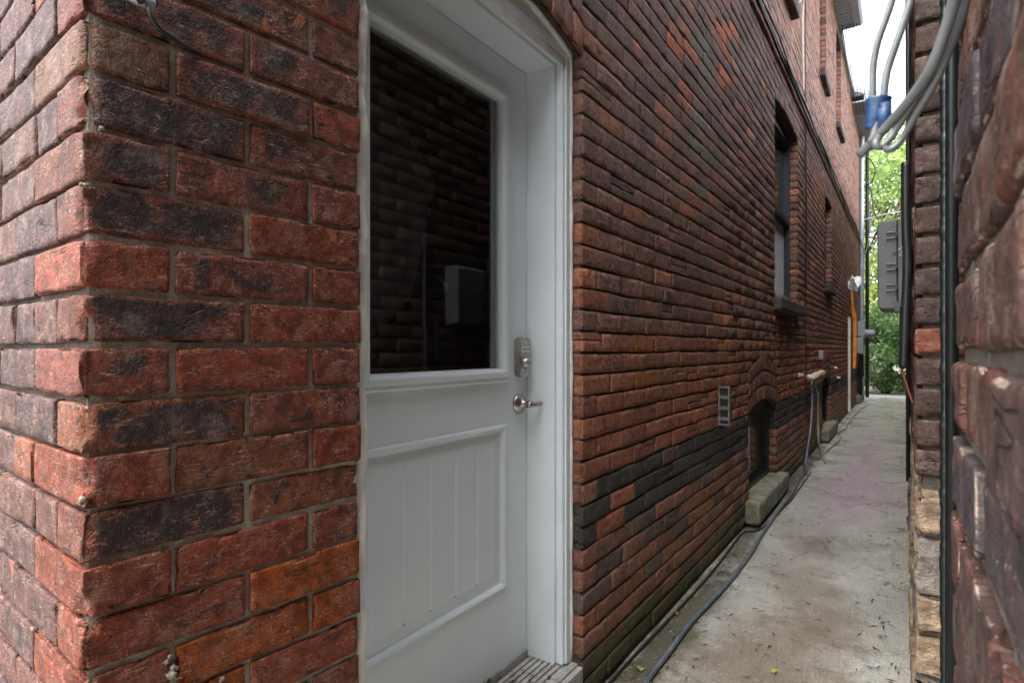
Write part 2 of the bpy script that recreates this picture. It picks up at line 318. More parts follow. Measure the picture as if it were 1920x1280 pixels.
# ------------------------------------------------------------------ brick fields
def axis_pos(n):
    if n == 'w': return [(0, 0), (0, 1), (1, 0)]
    if n == 'wc': return [(0, 0), (0, 1), (0, 2), (0, 3.5), (.12, 3), (.3, 2), (.5, 0), (.75, 0), (1, 0)]
    out = [(0, 0)]
    for k in range(n-1): a = k/(n-2); out.append((a, 1-2*a))
    return out+[(1, 0)]
def bricks(specs, frame, nu, nv, R=.004, amp=.0015, outl=.0018, chip=.004, sag=0.0, freq=28, lift=None, seed=1, cornerchip=0, sat=1.35):
    """specs rows: u0 u1 v0 v1 w0 w1 r g b soot -> verts, quads, attributes. Every brick is a rounded, chipped box."""
    S = np.array(specs, float); n = len(S)
    lum = S[:, 6:9]@np.array([.3, .59, .11]); S[:, 6:9] = np.clip(lum[:, None]+(S[:, 6:9]-lum[:, None])*sat, .006, 1)
    au, av, aw = axis_pos(nu), axis_pos(nv), axis_pos('wc' if cornerchip else 'w')
    idx = {}; L = []
    for i in range(len(au)):
        for j in range(len(av)):
            for k in range(len(aw)):
                if i in (0, len(au)-1) or j in (0, len(av)-1) or k == 0:
                    idx[i, j, k] = len(L); L.append((i, j, k))
    Lm = np.array(L); q = []
    I, J, K = len(au)-1, len(av)-1, len(aw)-1
    for i in range(I):
        for j in range(J): q.append([idx[i,j,0], idx[i,j+1,0], idx[i+1,j+1,0], idx[i+1,j,0]])
    for k in range(K):
        for j in range(J):
            q.append([idx[0,j,k], idx[0,j,k+1], idx[0,j+1,k+1], idx[0,j+1,k]]); q.append([idx[I,j,k], idx[I,j+1,k], idx[I,j+1,k+1], idx[I,j,k+1]])
        for i in range(I):
            q.append([idx[i,0,k], idx[i+1,0,k], idx[i+1,0,k+1], idx[i,0,k+1]]); q.append([idx[i,J,k], idx[i,J,k+1], idx[i+1,J,k+1], idx[i+1,J,k]])
    q = np.array(q); m = len(Lm)
    r_ = np.random.default_rng(seed); rad = R*r_.uniform(.8, 1.5, (n, 1))
    dims = np.stack([S[:, 1]-S[:, 0], S[:, 3]-S[:, 2], S[:, 5]-S[:, 4]], 1)
    P = np.zeros((n, m, 3))
    for ax, A in enumerate((au, av, aw)):
        A = np.array(A); a = A[Lm[:, ax], 0]; b = A[Lm[:, ax], 1]
        P[..., ax] = a[None]*dims[:, ax:ax+1]+b[None]*rad*1.0
    rr = np.minimum(rad, dims.min(1)[:, None]*.45)[..., None]
    cmin = np.broadcast_to(rr, P.shape); cmax = dims[:, None, :]-rr
    cmaxw = cmax.copy(); cmaxw[..., 2] = 1e9
    c = np.minimum(np.maximum(P, cmin), cmaxw)
    d = P-c; ln = np.linalg.norm(d, axis=2, keepdims=True); dn = np.where(ln > 1e-9, d/np.maximum(ln, 1e-9), 0)
    P2 = np.where(ln > 1e-9, c+dn*rr, P)
    edge = ((np.abs(dn) > .05).sum(2) > 1)*1.0
    off = r_.uniform(0, 90, (n, 1, 3))
    W0 = P2+np.stack([S[:, 0], S[:, 2], S[:, 4]], 1)[:, None, :]
    Q = P2*freq+off
    ca = np.clip(vn(Q*.9, 5)-.15, 0, 1)*2.2*edge
    if cornerchip: ca = np.maximum(ca, np.clip(vn(Q*.75+5, 6)+.25, 0, 1)*cornerchip*np.exp(-((P2[..., 0]**2+P2[..., 2]**2)**.5/.012)**2))
    P3 = W0-dn*(ca*chip)[..., None]
    if cornerchip: P3[..., 0] += ca*chip*.5; P3[..., 2] += ca*chip*.5
    P3[..., 2] += fbm(Q, 2)*amp+r_.normal(0, amp*.9, (n, 1))+(P2[..., 0]-dims[:, None, 0]/2)*r_.normal(0, .008, (n, 1))
    P3[..., 0] += vn(Q*.8+9, 3)*outl; P3[..., 1] += vn(Q*.8+19, 4)*outl+(P2[..., 0]-dims[:, None, 0]/2)*r_.normal(0, .006, (n, 1))
    if sag:
        P3[..., 1] += sag*vn(np.stack([P3[..., 0]*1.9, P3[..., 1]*1.2, P3[..., 1]*0], -1), 11)+sag*.5*vn(np.stack([P3[..., 0]*6, P3[..., 1]*9, P3[..., 1]*0], -1), 12)
    if lift: P3[..., 1] += lift(P3[..., 0])
    O, U, Wd = (np.array(x, float) for x in frame)
    X = O+P3[..., 0:1]*U+P3[..., 1:2]*np.array([0, 0, 1.])+P3[..., 2:3]*Wd
    V = X.reshape(-1, 3); Qs = (q[None]+(np.arange(n)*m)[:, None, None]).reshape(-1, 4)
    bd = np.minimum(np.minimum(P2[..., 0], dims[:, None, 0]-P2[..., 0]), 2*np.minimum(P2[..., 1], dims[:, None, 1]-P2[..., 1])+.004)
    tint = np.concatenate([np.repeat(S[:, 6:9], m, 0), np.clip(bd/.04, 0, 1).reshape(-1, 1)], 1)
    bk = np.stack([np.repeat(r_.uniform(0, 1, n), m), np.repeat(S[:, 9], m), (edge*.42+np.clip(ca/1.3, 0, 1)*.6).reshape(-1)], 1)
    return V, Qs, tint, bk
def field(name, parts, mat, parent=None):
    Vs, Qs, Ts, Bs = [], [], [], []; b = 0
    for V, Q, T, B in parts:
        Vs.append(V); Qs.append(Q+b); Ts.append(T); Bs.append(B); b += len(V)
    me = npmesh(name, np.concatenate(Vs), np.concatenate(Qs), True, {'tint': ('FLOAT_COLOR', np.concatenate(Ts)), 'bk': ('FLOAT_VECTOR', np.concatenate(Bs))})
    return link(name, me, mat, parent)
def column_sheet(O, U, Wd, u0, u1, v0, v1, holes, depth, step=.06, wob=.0015, mb=None, vstep=None):
    """mortar bed behind the brick faces; holes = (ua, ub, va, topfunc)"""
    mb = mb or MB(); O = np.array(O, float); U = np.array(U, float); Wd = np.array(Wd, float)
    cuts = set(np.round(np.arange(u0, u1, step), 4)) | {u1}
    for h in holes: cuts |= {h[0], h[1]}
    cuts = sorted(c for c in cuts if u0 <= c <= u1)
    P = lambda u, v: O+U*u+np.array([0, 0, v])+Wd*depth
    for a, b in zip(cuts[:-1], cuts[1:]):
        if b-a < 1e-5: continue
        segs = [((v0, v0), (v1, v1))]
        for h in holes:
            if a >= h[0]-1e-6 and b <= h[1]+1e-6:
                ns = []
                for lo, hi in segs:
                    ta, tb = h[3](a), h[3](b)
                    if h[2] > lo[0] and h[2] < hi[0]: ns.append((lo, (h[2], h[2])))
                    if ta < hi[0] and ta > lo[0]: ns.append(((ta, tb), hi))
                    elif ta <= lo[0] or h[2] >= hi[0]: ns.append((lo, hi))
                segs = ns
        for lo, hi in segs:
            mb.add([P(a, lo[0]), P(b, lo[1]), P(b, hi[1]), P(a, hi[0])], [(0, 1, 2, 3)])
    return mb
def lerp(a, b, t): return tuple(x+(y-x)*t for x, y in zip(a, b))

# ================================================================== SETTING: ground, path
g = MB(); g.add([(-120, -120, -.03), (120, -120, -.03), (120, 160, -.03), (-120, 160, -.03)], [(0, 1, 2, 3)])
tag(g.build('ground', M['soil']), kind='structure')
nx, ny = 30, 260
xs = np.linspace(-1.02, .6, nx); ys = np.linspace(-3, 17.4, ny); X, Y = np.meshgrid(xs, ys)
Z = .004*vn(np.stack([X*1.5, Y*1.2, X*0], -1), 3)+.0015*vn(np.stack([X*9, Y*9, X*0], -1), 4)
V = np.stack([X, Y, Z], -1).reshape(-1, 3); ii = np.arange(ny-1)[:, None]*nx+np.arange(nx-1)[None]
Q = np.stack([ii, ii+1, ii+nx+1, ii+nx], -1).reshape(-1, 4)
tag(link('path', npmesh('path', V, Q), M['concrete']), kind='structure')
g = MB(); g.box((-6, 17.4, -.2), (6, 18.4, -.004)); g.box((-6, -6, -.2), (1, -3.0, -.004)); g.box((-6, -3.0, -.2), (-1.02, .25, -.006))
tag(g.build('pavement', plain('pale lane concrete', (.36, .34, .31), .7, var=.15, bmp=.003, bscale=90)), kind='structure')

# ================================================================== BRICK HOUSE (left)
house = tag(empty('brick_house', (-3, 8, 0)), 'long dark red brick house with a white half glazed door, left of the alley', 'house')
PT = .075            # course height
WF = ((WL, 0, 0), (0, 1, 0), (-1, 0, 0))
END = 17.05; TOP = 6.5
def U(px, x=WL): return float(at_x(px, HY, x)[1])
def H(px, py, x=WL): return float(at_x(px, py, x)[2])
# openings: u0,u1, sill, spring, rise, arch rows, ring height, kind
def seg(u0, u1, sp, rise): return lambda u: sp+rise*np.clip(1-((u-(u0+u1)/2)/((u1-u0)/2))**2, 0, 1)
def oge(u0, u1, sp, rise, k=0): return lambda u: sp+rise*np.clip(1-(np.abs((u-(u0+u1)/2)/((u1-u0)/2)))**2, 0, 1)**(1+.35*k)
DOORU = (.80, 1.785)
ops = []      # dict
def op(u0, u1, v0, sp, rise, rings, ringh, fn, kind): ops.append(dict(u0=u0, u1=u1, v0=v0, sp=sp, rise=rise, rings=rings, ringh=ringh, f=fn(u0, u1, sp, rise), kind=kind))
op(DOORU[0], DOORU[1], .10, 2.235, .075, 2, .112, seg, 'door')
op(U(1404), U(1456), .172, .775, .065, 3, .105, oge, 'basement')
op(U(1542), U(1558), .172, .775, .065, 3, .105, oge, 'basement')
op(U(1453), U(1495.5), 1.672, 3.34, .05, 1, .11, seg, 'window')
op(U(1547), U(1559), 2.122, 3.29, .05, 1, .11, seg, 'window')
op(U(1537), U(1549), 4.822, 6.28, .06, 1, .11, seg, 'window')
op(U(1568), U(1577), 4.822, 6.28, .06, 1, .11, seg, 'window')
op(5.3, 6.15, 4.52, 6.1, .06, 1, .11, seg, 'window')
op(U(1606.5), U(1613), .172, .775, .065, 3, .105, oge, 'basement')
BELT = 3.68          # projecting course that carries the cables
def alleycol(u, v):
    r = rng.random()
    brown = (.125, .062, .05); red = (.2, .075, .05); maroon = (.095, .05, .046); org = (.21, .085, .04); slate = (.032, .031, .033); pink = (.165, .075, .055)
    if v < .48:
        c = lerp((.12, .065, .05), (.17, .068, .05), rng.random()); soot = .2
        if r < .05: c = org
        if r > .8: c = (.07, .05, .045)
    elif v < .76:
        if u > 2.15 or (r < .5): c = slate if rng.random() < (.92 if v > .53 else .6) else lerp((.07, .045, .04), brown, rng.random())
        else: c = lerp(red, brown, rng.random())
        soot = .25
    elif v < 1.28:
        k = min(1, (1.28-v)/.35); c = lerp(lerp(brown, red, .35), red, k*rng.random()+.1); soot = .15
        if r < .06: c = (.19, .078, .034)
    elif v < BELT:
        c = lerp(maroon, brown, rng.random()); soot = .2
        if r < .14: c = lerp(brown, red, .8)
        if r > .93: c = (.08, .05, .046)
        if v > 2.0 and abs(u-3.15-(v-2.3)*.12) < .16 and rng.random() < .5: c = (.1, .083, .072)
        elif v > 2.3 and abs(u-2.85-(v-2.3)*.1) < .12 and rng.random() < .45: c = (.3, .085, .045)
        elif v > 2.6 and abs(u-3.75) < .2 and rng.random() < .4: c = (.3, .085, .045)
    else:
        c = lerp((.15, .08, .065), pink, rng.random()); soot = .05
        if r < .1: c = maroon
    s = rng.uniform(.8, 1.2)*(2.3 if v > 1.2 else 1.95)*(1.15 if u > 6 else 1)*(1.0 if v > BELT else 1); c = (c[0]*s, c[1]*s*1.05, c[2]*s*.97); return c, soot+rng.normal(0, .07)
V0 = 1.219-16*PT     # joint heights line up with the photo
def blocked(v0, v1):
    vm = (v0+v1)/2; out = []
    for o in ops:
        top = o['rings']*o['ringh']
        us = np.linspace(o['u0']-.0, o['u1']+.0, 60); f = o['f'](us)+top
        if vm < o['v0']: continue
        ok = f > vm+.01
        if ok.any(): out.append((us[ok].min()-(.0), us[ok].max()+.0, vm < o['sp']))
    return sorted(out)
near, far = [], []
row = 0; v = V0
while v < TOP:
    v0, v1 = v+.0048, v+PT-.0042
    proj = -.022 if abs(v-BELT) < PT*.6 else 0
    a = 1.785 if True else 0
    spans = []; cur = .80
    for b0, b1, _ in blocked(v0, v1):
        if b0 > cur+.01: spans.append((cur, b0))
        cur = max(cur, b1)
    spans.append((cur, END))
    if v0 > 2.0 and spans and spans[0][0] < 1.0: pass
    for s0, s1 in spans:
        u = s0; first = True; Lb = .2325
        start = Lb if row % 2 == 0 else Lb*.5
        # keep the bond going across openings
        if s0 > 1.9: start = Lb-((s0+(.116 if row % 2 else 0)) % Lb)
        if start < .07: start += Lb*.5
        while u < s1-.004:
            e = min(u+(start if first else Lb*rng.choice([1, 1, 1, .94, 1.05, .5], p=[.3, .2, .15, .14, .14, .07])), s1); first = False
            if s1-e < .07: e = s1
            c, so_ = alleycol((u+e)/2, v)
            gp = .0006+rng.random()*.0014
            dst = near if u < 3.6 else far
            j = rng.normal(0, .0012, 2)
            sp_ = (u+gp, e-gp, v0+j[0], v1+j[1], proj, .11, *c, so_)
            if rng.random() < (.16 if .7 < v < 1.6 else .07) and v > .5 and (e-u) > .12:
                vm = v0+(v1-v0)*rng.uniform(.35, .65); uu = u+(e-u)*rng.choice([0, .0, .35]); ue = e if uu > u+.01 else u+(e-u)*rng.choice([1, .7])
                dst.append((uu+gp, ue-gp, v0+j[0], vm-.0015, proj, .11, *c, so_)); dst.append((uu+gp, ue-gp, vm+.0015, v1+j[1], proj+.002, .11, *c, so_))
                if uu > u+.01: dst.append((u+gp, uu, v0, v1, proj, .11, *c, so_))
                if ue < e-.01: dst.append((ue, e-gp, v0, v1, proj, .11, *c, so_))
            else: dst.append(sp_)
            u = e
    v += PT; row += 1
parts = [bricks([s for s in near], WF, 12, 6, R=.0019, amp=.0011, outl=.0024, freq=40, chip=.005, sag=.0028, seed=3, sat=1.1),
         bricks([s for s in far], WF, 4, 3, R=.003, amp=.0014, outl=.0016, chip=.004, sag=.003, seed=4, sat=1.1)]
# arch rings
for o in ops:
    for k in range(o['rings']):
        r0 = k*o['ringh']; n = max(4, int(round((o['u1']-o['u0']+.02)/.072))); du = (o['u1']-o['u0'])/n; sp = []
        for i in range(n):
            c, so_ = alleycol(o['u0'], 1.35 if o['kind'] == 'basement' else (1.6 if o['kind'] != 'door' else 1.7))
            if o['kind'] == 'basement': c = lerp(c, (.19, .075, .055), .5)
            sp.append((o['u0']+i*du+.002, o['u0']+(i+1)*du-.002, r0+.005, r0+o['ringh']-.003, -.003, .11, *c, so_))
        ff = o['f'] if o['kind'] != 'basement' else oge(o['u0']-.0, o['u1']+.0, o['sp']+.0, o['rise']*(1+.14*k), k)
        parts.append(bricks(sp, WF, 4, 5, R=.005, amp=.0016, outl=.002, chip=.005, lift=ff, seed=20+k, sat=1.1))
holes = [(o['u0'], o['u1'], o['v0'], o['f']) for o in ops]
# pier beside the door, turned a few degrees
PA = math.radians(4.15); PO = at_y(152, HY, .3225); PO[2] = 0
PF = (tuple(PO), (math.sin(PA), math.cos(PA), 0), (-math.cos(PA), math.sin(PA), 0))
PL = .455
pier = []
PV0 = 1.239-17*PT
# colour and soot of the pier courses in view, counted from the joint at eye level upward
RD = (.14, .05, .036); BR = (.125, .056, .04); DK = (.105, .046, .036); OR = (.165, .058, .032); TA = (.115, .07, .053); MR = (.115, .047, .038)
tab = {6: [(MR, .35), (MR, .4), (BR, .3)], 5: [(TA, .1), (DK, .45), (RD, .25)], 4: [(DK, .55), (MR, .38)], 3: [(DK, .5), (MR, .35), (MR, .2)],
       2: [(DK, .55), (RD, .25)], 1: [(RD, -.1), (MR, .38), (RD, .1)], 0: [(DK, .5), (RD, .12)],
       -1: [(MR, .3), (RD, .28), (MR, .25)], -2: [(BR, .5), (MR, .35)], -3: [(RD, .2), (BR, .3), (RD, .15)], -4: [(DK, .55), (BR, .25)],
       -5: [(RD, .22), (RD, .25), (MR, .3)], -6: [(RD, .2), (OR, .0)], -7: [(RD, .12), (OR, .0), (OR, .0)], -8: [(OR, .05), (RD, .1)]}
lw = []
for r in range(0, 86):
    v = PV0+r*PT; k = r-17; v0, v1 = v+.0042, v+PT-.0036
    tt = tab.get(k, [((RD, MR, BR, DK)[rng.integers(4)], rng.uniform(.1, .45)) for _ in range(3)])
    js = rng.normal(0, .001, 4)
    if k % 2:        # header at the corner, stretcher, part brick
        cuts = [0, .116, .349, PL]
    else: cuts = [0, .231, PL]
    for i in range(len(cuts)-1):
        c, so_ = tt[min(i, len(tt)-1)]; kk = rng.uniform(1.0, 1.25); c = tuple(x*kk for x in c)
        corner = i == 0
        w1 = (.225 if k % 2 else .105) if corner else .105
        pier.append((cuts[i]+(0 if corner else .0045), cuts[i+1]-(.0045 if i < len(cuts)-2 else rng.uniform(-.004, .006)), v0+js[0], v1+js[1], rng.normal(0, .0012), w1, *c, so_))
    # left face courses run inwards from the corner brick
    wpos = .232 if k % 2 else .112
    while wpos < 2.6:
        L_ = .2325*rng.choice([1, .96, .5], p=[.65, .2, .15]); c = lerp((.1, .05, .042), (.066, .042, .044), rng.random())
        if rng.random() < .04: c = (.2, .08, .05)
        lw.append((wpos+.0012, wpos+L_-.0012, v0+.0005, v1-.0005, rng.normal(0, .0015), .105, *c, rng.uniform(.05, .35))); wpos += L_
pvc = [s for s in pier if s[2] < 2.2 and s[0] == 0]; pv = [s for s in pier if s[2] < 2.2 and s[0] != 0]; pv2 = [s for s in pier if s[2] >= 2.2]
pier_parts = [bricks(pvc, PF, 44, 16, R=.0028, amp=.0005, outl=.0014, chip=.009, freq=46, sag=.0015, seed=7, cornerchip=1.6, sat=1.5), bricks(pv, PF, 30, 12, R=.0026, amp=.0005, outl=.0014, chip=.0085, freq=40, sag=.0015, seed=8, sat=1.5), bricks(pv2, PF, 6, 4, R=.005, amp=.0012, chip=.006, sag=.0015, seed=9, sat=1.5)]
LF = (tuple(PO), (-math.cos(PA), math.sin(PA), 0), (math.sin(PA), math.cos(PA), 0))
lwn = [s for s in lw if s[0] < 1.2 and s[2] < 2.3]; lwf = [s for s in lw if not (s[0] < 1.2 and s[2] < 2.3)]
left_parts = [bricks(lwn, LF, 16, 8, R=.0028, amp=.0014, outl=.0018, chip=.008, freq=30, sag=.002, seed=10), bricks(lwf, LF, 4, 3, R=.005, amp=.002, sag=.002, seed=11)]
field('alley_wall', parts, M['alley'], house)
pier_o = field('door_pier', pier_parts, M['pier'], house); field('end_wall', left_parts, M['pier'], house)
mo = column_sheet((WL, 0, 0), (0, 1, 0), (-1, 0, 0), .80, END, -.1, TOP, holes, .0085)
# reveals of every opening in the same mortar, then the far end of the house
for o in ops:
    for uu, s in ((o['u0'], 1), (o['u1'], -1)):
        mo.add([(WL-.011, uu-s*.004, o['v0']), (WL-.34, uu-s*.004, o['v0']), (WL-.34, uu-s*.004, o['sp']), (WL-.011, uu-s*.004, o['sp'])], [(0, 1, 2, 3)])
    us = np.linspace(o['u0'], o['u1'], 17)
    for a, b in zip(us[:-1], us[1:]):
        mo.add([(WL-.011, a, o['f'](a)), (WL-.34, a, o['f'](a)), (WL-.34, b, o['f'](b)), (WL-.011, b, o['f'](b))], [(0, 1, 2, 3)])
mo.build('mortar_bed', M['mortar_dark'], house)
def rough_sheet(O, Ud, Wd, u0, u1, v0, v1, depth, st, amp, name, mat, parent, freq=60, wcol=None):
    us = np.arange(u0, u1+st, st); vs = np.arange(v0, v1+st, st); A, B = np.meshgrid(us, vs)
    D = depth+amp*fbm(np.stack([A*freq, B*freq, A*0], -1), 6)
    P = np.array(O)+A[..., None]*np.array(Ud)+B[..., None]*np.array([0, 0, 1.])+D[..., None]*np.array(Wd)
    n = len(us); ii = np.arange(len(vs)-1)[:, None]*n+np.arange(n-1)[None]
    return link(name, npmesh(name, P.reshape(-1, 3), np.stack([ii, ii+1, ii+n+1, ii+n], -1).reshape(-1, 4)), mat, parent)
rough_sheet(PF[0], PF[1], PF[2], .010, PL-.008, -.1, 2.3, .0052, .0045, .0011, 'mortar_joints', M['mortar_pale'], house)
rough_sheet(LF[0], LF[1], LF[2], .006, 2.5, -.1, 2.3, .011, .012, .0015, 'mortar_joints', M['mortar_side'], house)
m_ = MB(); m_.add([np.array(PF[0])+np.array(PF[1])*a+np.array(PF[2])*.008+np.array([0, 0, z]) for a, z in ((0, 2.29), (PL, 2.29), (PL, TOP), (0, TOP))], [(0, 1, 2, 3)])
m_.add([np.array(LF[0])+np.array(LF[1])*a+np.array(LF[2])*.01+np.array([0, 0, z]) for a, z in ((0, 2.29), (2.6, 2.29), (2.6, TOP), (0, TOP))], [(0, 1, 2, 3)])
m_.build('upper_mortar', M['mortar_dark'], house)
# reveal bricks on the far jambs (they face the camera) : headers set back into each opening
jb = []
for o in ops:
    r = 0; v = V0
    while v < o['sp']:
        if v > o['v0']-.03:
            c, so_ = alleycol(o['u1'], v)
            if o['kind'] == 'basement' and v < .6: c = lerp(c, (.22, .08, .055), .6)
            if .5 < v < .77: c = (.03, .028, .03)
            jb.append((.112, .225, v+.006, v+PT-.005, -.002-o['u1'], .05-o['u1'], *c, so_)) if False else None
            jb.append((o, v, c, so_))
        v += PT
jp = []
for o in ops:
    rows = [x for x in jb if x and x[0] is o] if jb else []
    if not rows: continue
    sp = [(.113, .335, v+.005, v+PT-.005, 0, .06, *c, so_) for _, v, c, so_ in rows]
    field('window_reveal' if o['kind'] != 'door' else 'door_reveal', [bricks(sp, ((WL, o['u1'], 0), (-1, 0, 0), (0, 1, 0)), 4, 3, R=.004, seed=31, sat=1.1)], M['alley'], house)
# structure behind the skins
m_ = MB()
m_.box((-7, .62, -.1), (-1.35, END-.01, TOP+.25)); m_.box((-1.36, .45, TOP-.02), (WL-.03, END-.01, TOP+.25))
m_.box((-1.36, END-.03, -.1), (WL-.012, END-.004, TOP)); m_.box((-1.36, .55, -.1), (WL-.25, .72, TOP))
m_.build('building_core', M['dark'], house)
# roofs, soffits
def soffit(y0, y1, z, ov, name):
    s = MB(); s.box((WL-.01, y0, z+.012), (WL+ov, y1, z+.03))
    n = int((y1-y0)/.1)
    for i in range(n+1): s.box((WL+.004, y0+i*(y1-y0)/n-.003, z), (WL+ov-.03, y0+i*(y1-y0)/n+.012, z+.0125))
    s.build(name, M['alu'], house)
    f = MB(); f.prism([(WL+ov-.03, z), (WL+ov+.07, z), (WL+ov+.1, z+.04), (WL+ov+.1, z+.13), (WL+ov-.03, z+.13)], y0-.01, y1+.01); f.build('gutter', M['alu'], house, bevel=.004)
    r = MB(); r.prism([(WL+ov, z+.1315), (WL+ov, z+.15), (-4, z+1.6), (-4, z+.1315)], y0, y1); r.build('roof', M['bulk'], house)
soffit(.1, 11.0, 6.48, .24, 'soffit')
soffit(13.7, 17.2, 6.22, .24, 'soffit')
m_ = MB(); m_.prism([(WL-.6, 6.36), (WL+.31, 6.36), (WL+.3, 6.42), (WL-.6, 6.95)], 13.72, 17.2); m_.build('eave_roof', M['alu'], house)
m_ = MB(); m_.prism([(WL+.03, 6.52), (WL+.03, 6.6), (-4, 8.0), (-4, 6.52)], 11.02, 13.69); m_.build('roof', M['bulk'], house)
m_ = MB(); m_.box((WL+.002, 11.02, 6.36), (WL+.045, 13.68, 6.53)); m_.build('fascia', M['alu'], house)
# belt flashing on the projecting course
bel = MB(); us = np.linspace(1.0, END-.1, 160)
for a, b in zip(us[:-1], us[1:]):
    za = BELT+.094+.006*math.sin(a*3.1)+.004*math.sin(a*9); zb = BELT+.094+.006*math.sin(b*3.1)+.004*math.sin(b*9)
    bel.add([(WL+.002, a, za+.012), (WL+.034, a, za), (WL+.034, b, zb), (WL+.002, b, zb+.012), (WL+.034, a, za-.03), (WL+.034, b, zb-.03)], [(0, 1, 2, 3), (1, 4, 5, 2)])
bel.build('belt_flashing', M['flash'], house)
# ---- sills
def sill(parent, u0, u1, top, th, out, mat, nm='sill', back=.14):
    n = 40; me = []
    sp = [(u0, u1, top-th, top, -out, back, .17, .15, .12, .2)]
    V_, Q_, T_, B_ = bricks(sp, WF, 30, 8, R=.008, amp=.004, outl=.004, chip=.012, freq=14, seed=int(u0*100))
    return link(nm, npmesh(nm, V_, Q_), mat, parent)
def window_unit(o, kind):
    p = MB(); u0, u1, v0, sp = o['u0'], o['u1'], o['v0'], o['sp']; x0, x1 = WL-.15, WL-.07
    if kind == 'basement': x0, x1 = WL-.135, WL-.06
    t = .045 if kind == 'window' else .035
    top = sp+o['rise']+.01
    p.box((x0, u0-.002, v0), (x1, u0+t, top)); p.box((x0, u1-t, v0), (x1, u1+.002, top))
    p.box((x0, u0+t, v0), (x1, u1-t, v0+t)); p.box((x0, u0+t, sp-t-.01), (x1, u1-t, top))
    if kind == 'window': p.box((x0, u0+t, (v0+sp)/2-.025), (x1+.004, u1-t, (v0+sp)/2+.025))
    f = p.build('window', M['navy'] if kind == 'window' else M['black'], house, bevel=.003)
    g_ = MB(); g_.box((x0+.02, u0+t, v0+t), (x0+.026, u1-t, sp-t-.01)); g_.build('pane', M['glass'], f)
    b_ = MB(); b_.box((WL-.129, u0+t+.001, v0+t+.001), (WL-.122, u1-t-.001, (v0+sp)/2-.03)) if kind == 'window' else b_.box((WL-.118, u0+t+.001, v0+t+.02), (WL-.112, u1-t-.001, sp-t)) if kind != 'window' else b_.box((x0-.02, u0+t, v0+t+(0 if kind == 'window' else .02)), (x0-.005, u1-t, sp-t)); b_.build('blind' if kind == 'window' else 'interior_board', M['blind'] if kind == 'window' else M['dirtyboard'], f)
    return f
M['dirtyboard'] = plain('greenish frosted board', (.3, .31, .24), .5, var=.15)
for o in ops:
    if o['kind'] == 'door': continue
    f = window_unit(o, 'window' if o['kind'] == 'window' else 'basement')
    if o['kind'] == 'window': sill(f, o['u0']-.02, o['u1']+.03, o['v0'], .115, .062, M['sillstone_dark'])
    else: sill(f, o['u0']-.1, o['u1']+.12, o['v0']-.002, .15, .085, M['sillstone'])
# moss tuft on the first sill
ms = []; mq = []
for i in range(1500):
    u = rng.uniform(ops[3]['u0'], ops[3]['u1']); a = rng.uniform(0, 6.28); h_ = rng.uniform(.008, .026); b = np.array([WL+rng.uniform(-.01, .06), u, ops[3]['v0']-.003])
    d = np.array([math.cos(a), math.sin(a), 0])*.0025; tp = b+np.array([rng.normal(.004, .008), rng.normal(0, .008), h_*rng.choice([1, -.6] if b[0] > WL+.052 else [1, 1])])
    k = len(ms); ms += [b-d, b+d, tp]; mq.append((k, k+1, k+2))
me = bpy.data.meshes.new('moss'); me.from_pydata([tuple(x) for x in ms], [], mq)
tag(link('moss', me, plain('dry moss', (.16, .14, .06), .9, var=.4)), 'dry moss tufts growing along the brown stone sill of the tall window', 'moss', kind='stuff')

# ---- door and its frame
door = MB(); T0, T1, Z0, Z1 = .832, 1.714, .185, 2.192
gx0, gx1, gz0, gz1 = .992, 1.558, 1.170, 2.047      # glass
px0, px1, pz0, pz1 = .955, 1.589, .440, .985       # pressed panel
xb = DL-.044
door.box((xb, T0, Z0), (DL, gx0, Z1)) if False else None
for (a, b, c, d) in ((T0, px0, Z0, Z1), (px1, T1, Z0, Z1), (px0, px1, Z0, pz0), (px0, px1, pz1, gz0), (px0, px1, gz1, Z1), (px0, gx0, gz0, gz1), (gx1, px1, gz0, gz1)):
    door.box((xb, a, c), (DL, b, d))
# weld look: faces flush, so build as one sheet instead
door = MB()
us = [T0, px0, gx0, gx1, px1, T1]; zs = [Z0, pz0, pz1, gz0, gz1, Z1]
for i in range(5):
    for j in range(5):
        if (j == 1 and 1 <= i <= 3) or (j == 3 and i == 2): continue
        a, b, c, d = us[i], us[i+1], zs[j], zs[j+1]
        door.add([(DL, a, c), (DL, b, c), (DL, b, d), (DL, a, d)], [(0, 1, 2, 3)])
def ring(mb, a, b, x0, x1, flip=False):      # quad strip between two rectangles (u0,u1,z0,z1) at depths x0 (a) and x1 (b)
    A = [(x0, a[0], a[2]), (x0, a[1], a[2]), (x0, a[1], a[3]), (x0, a[0], a[3])]; B = [(x1, b[0], b[2]), (x1, b[1], b[2]), (x1, b[1], b[3]), (x1, b[0], b[3])]
    mb.add(A+B, [(0, 1, 5, 4), (1, 2, 6, 5), (2, 3, 7, 6), (3, 0, 4, 7)])
def inset(r, d): return (r[0]+d, r[1]-d, r[2]+d, r[3]-d)
ring(door, (T0, T1, Z0, Z1), (T0, T1, Z0, Z1), DL, xb)
pr = (px0, px1, pz0, pz1)
prof = [(0, 0), (.004, .005), (.010, .007), (.016, .003), (.020, -.008), (.026, -.010), (.028, -.010), (.058, -.0035)]
for (d0, h0), (d1, h1) in zip(prof[:-1], prof[1:]): ring(door, inset(pr, d0), inset(pr, d1), DL+h0, DL+h1)
ip = inset(pr, .058); gr = [ip[0]]+[1.118, 1.225, 1.333, 1.437]+[ip[1]]
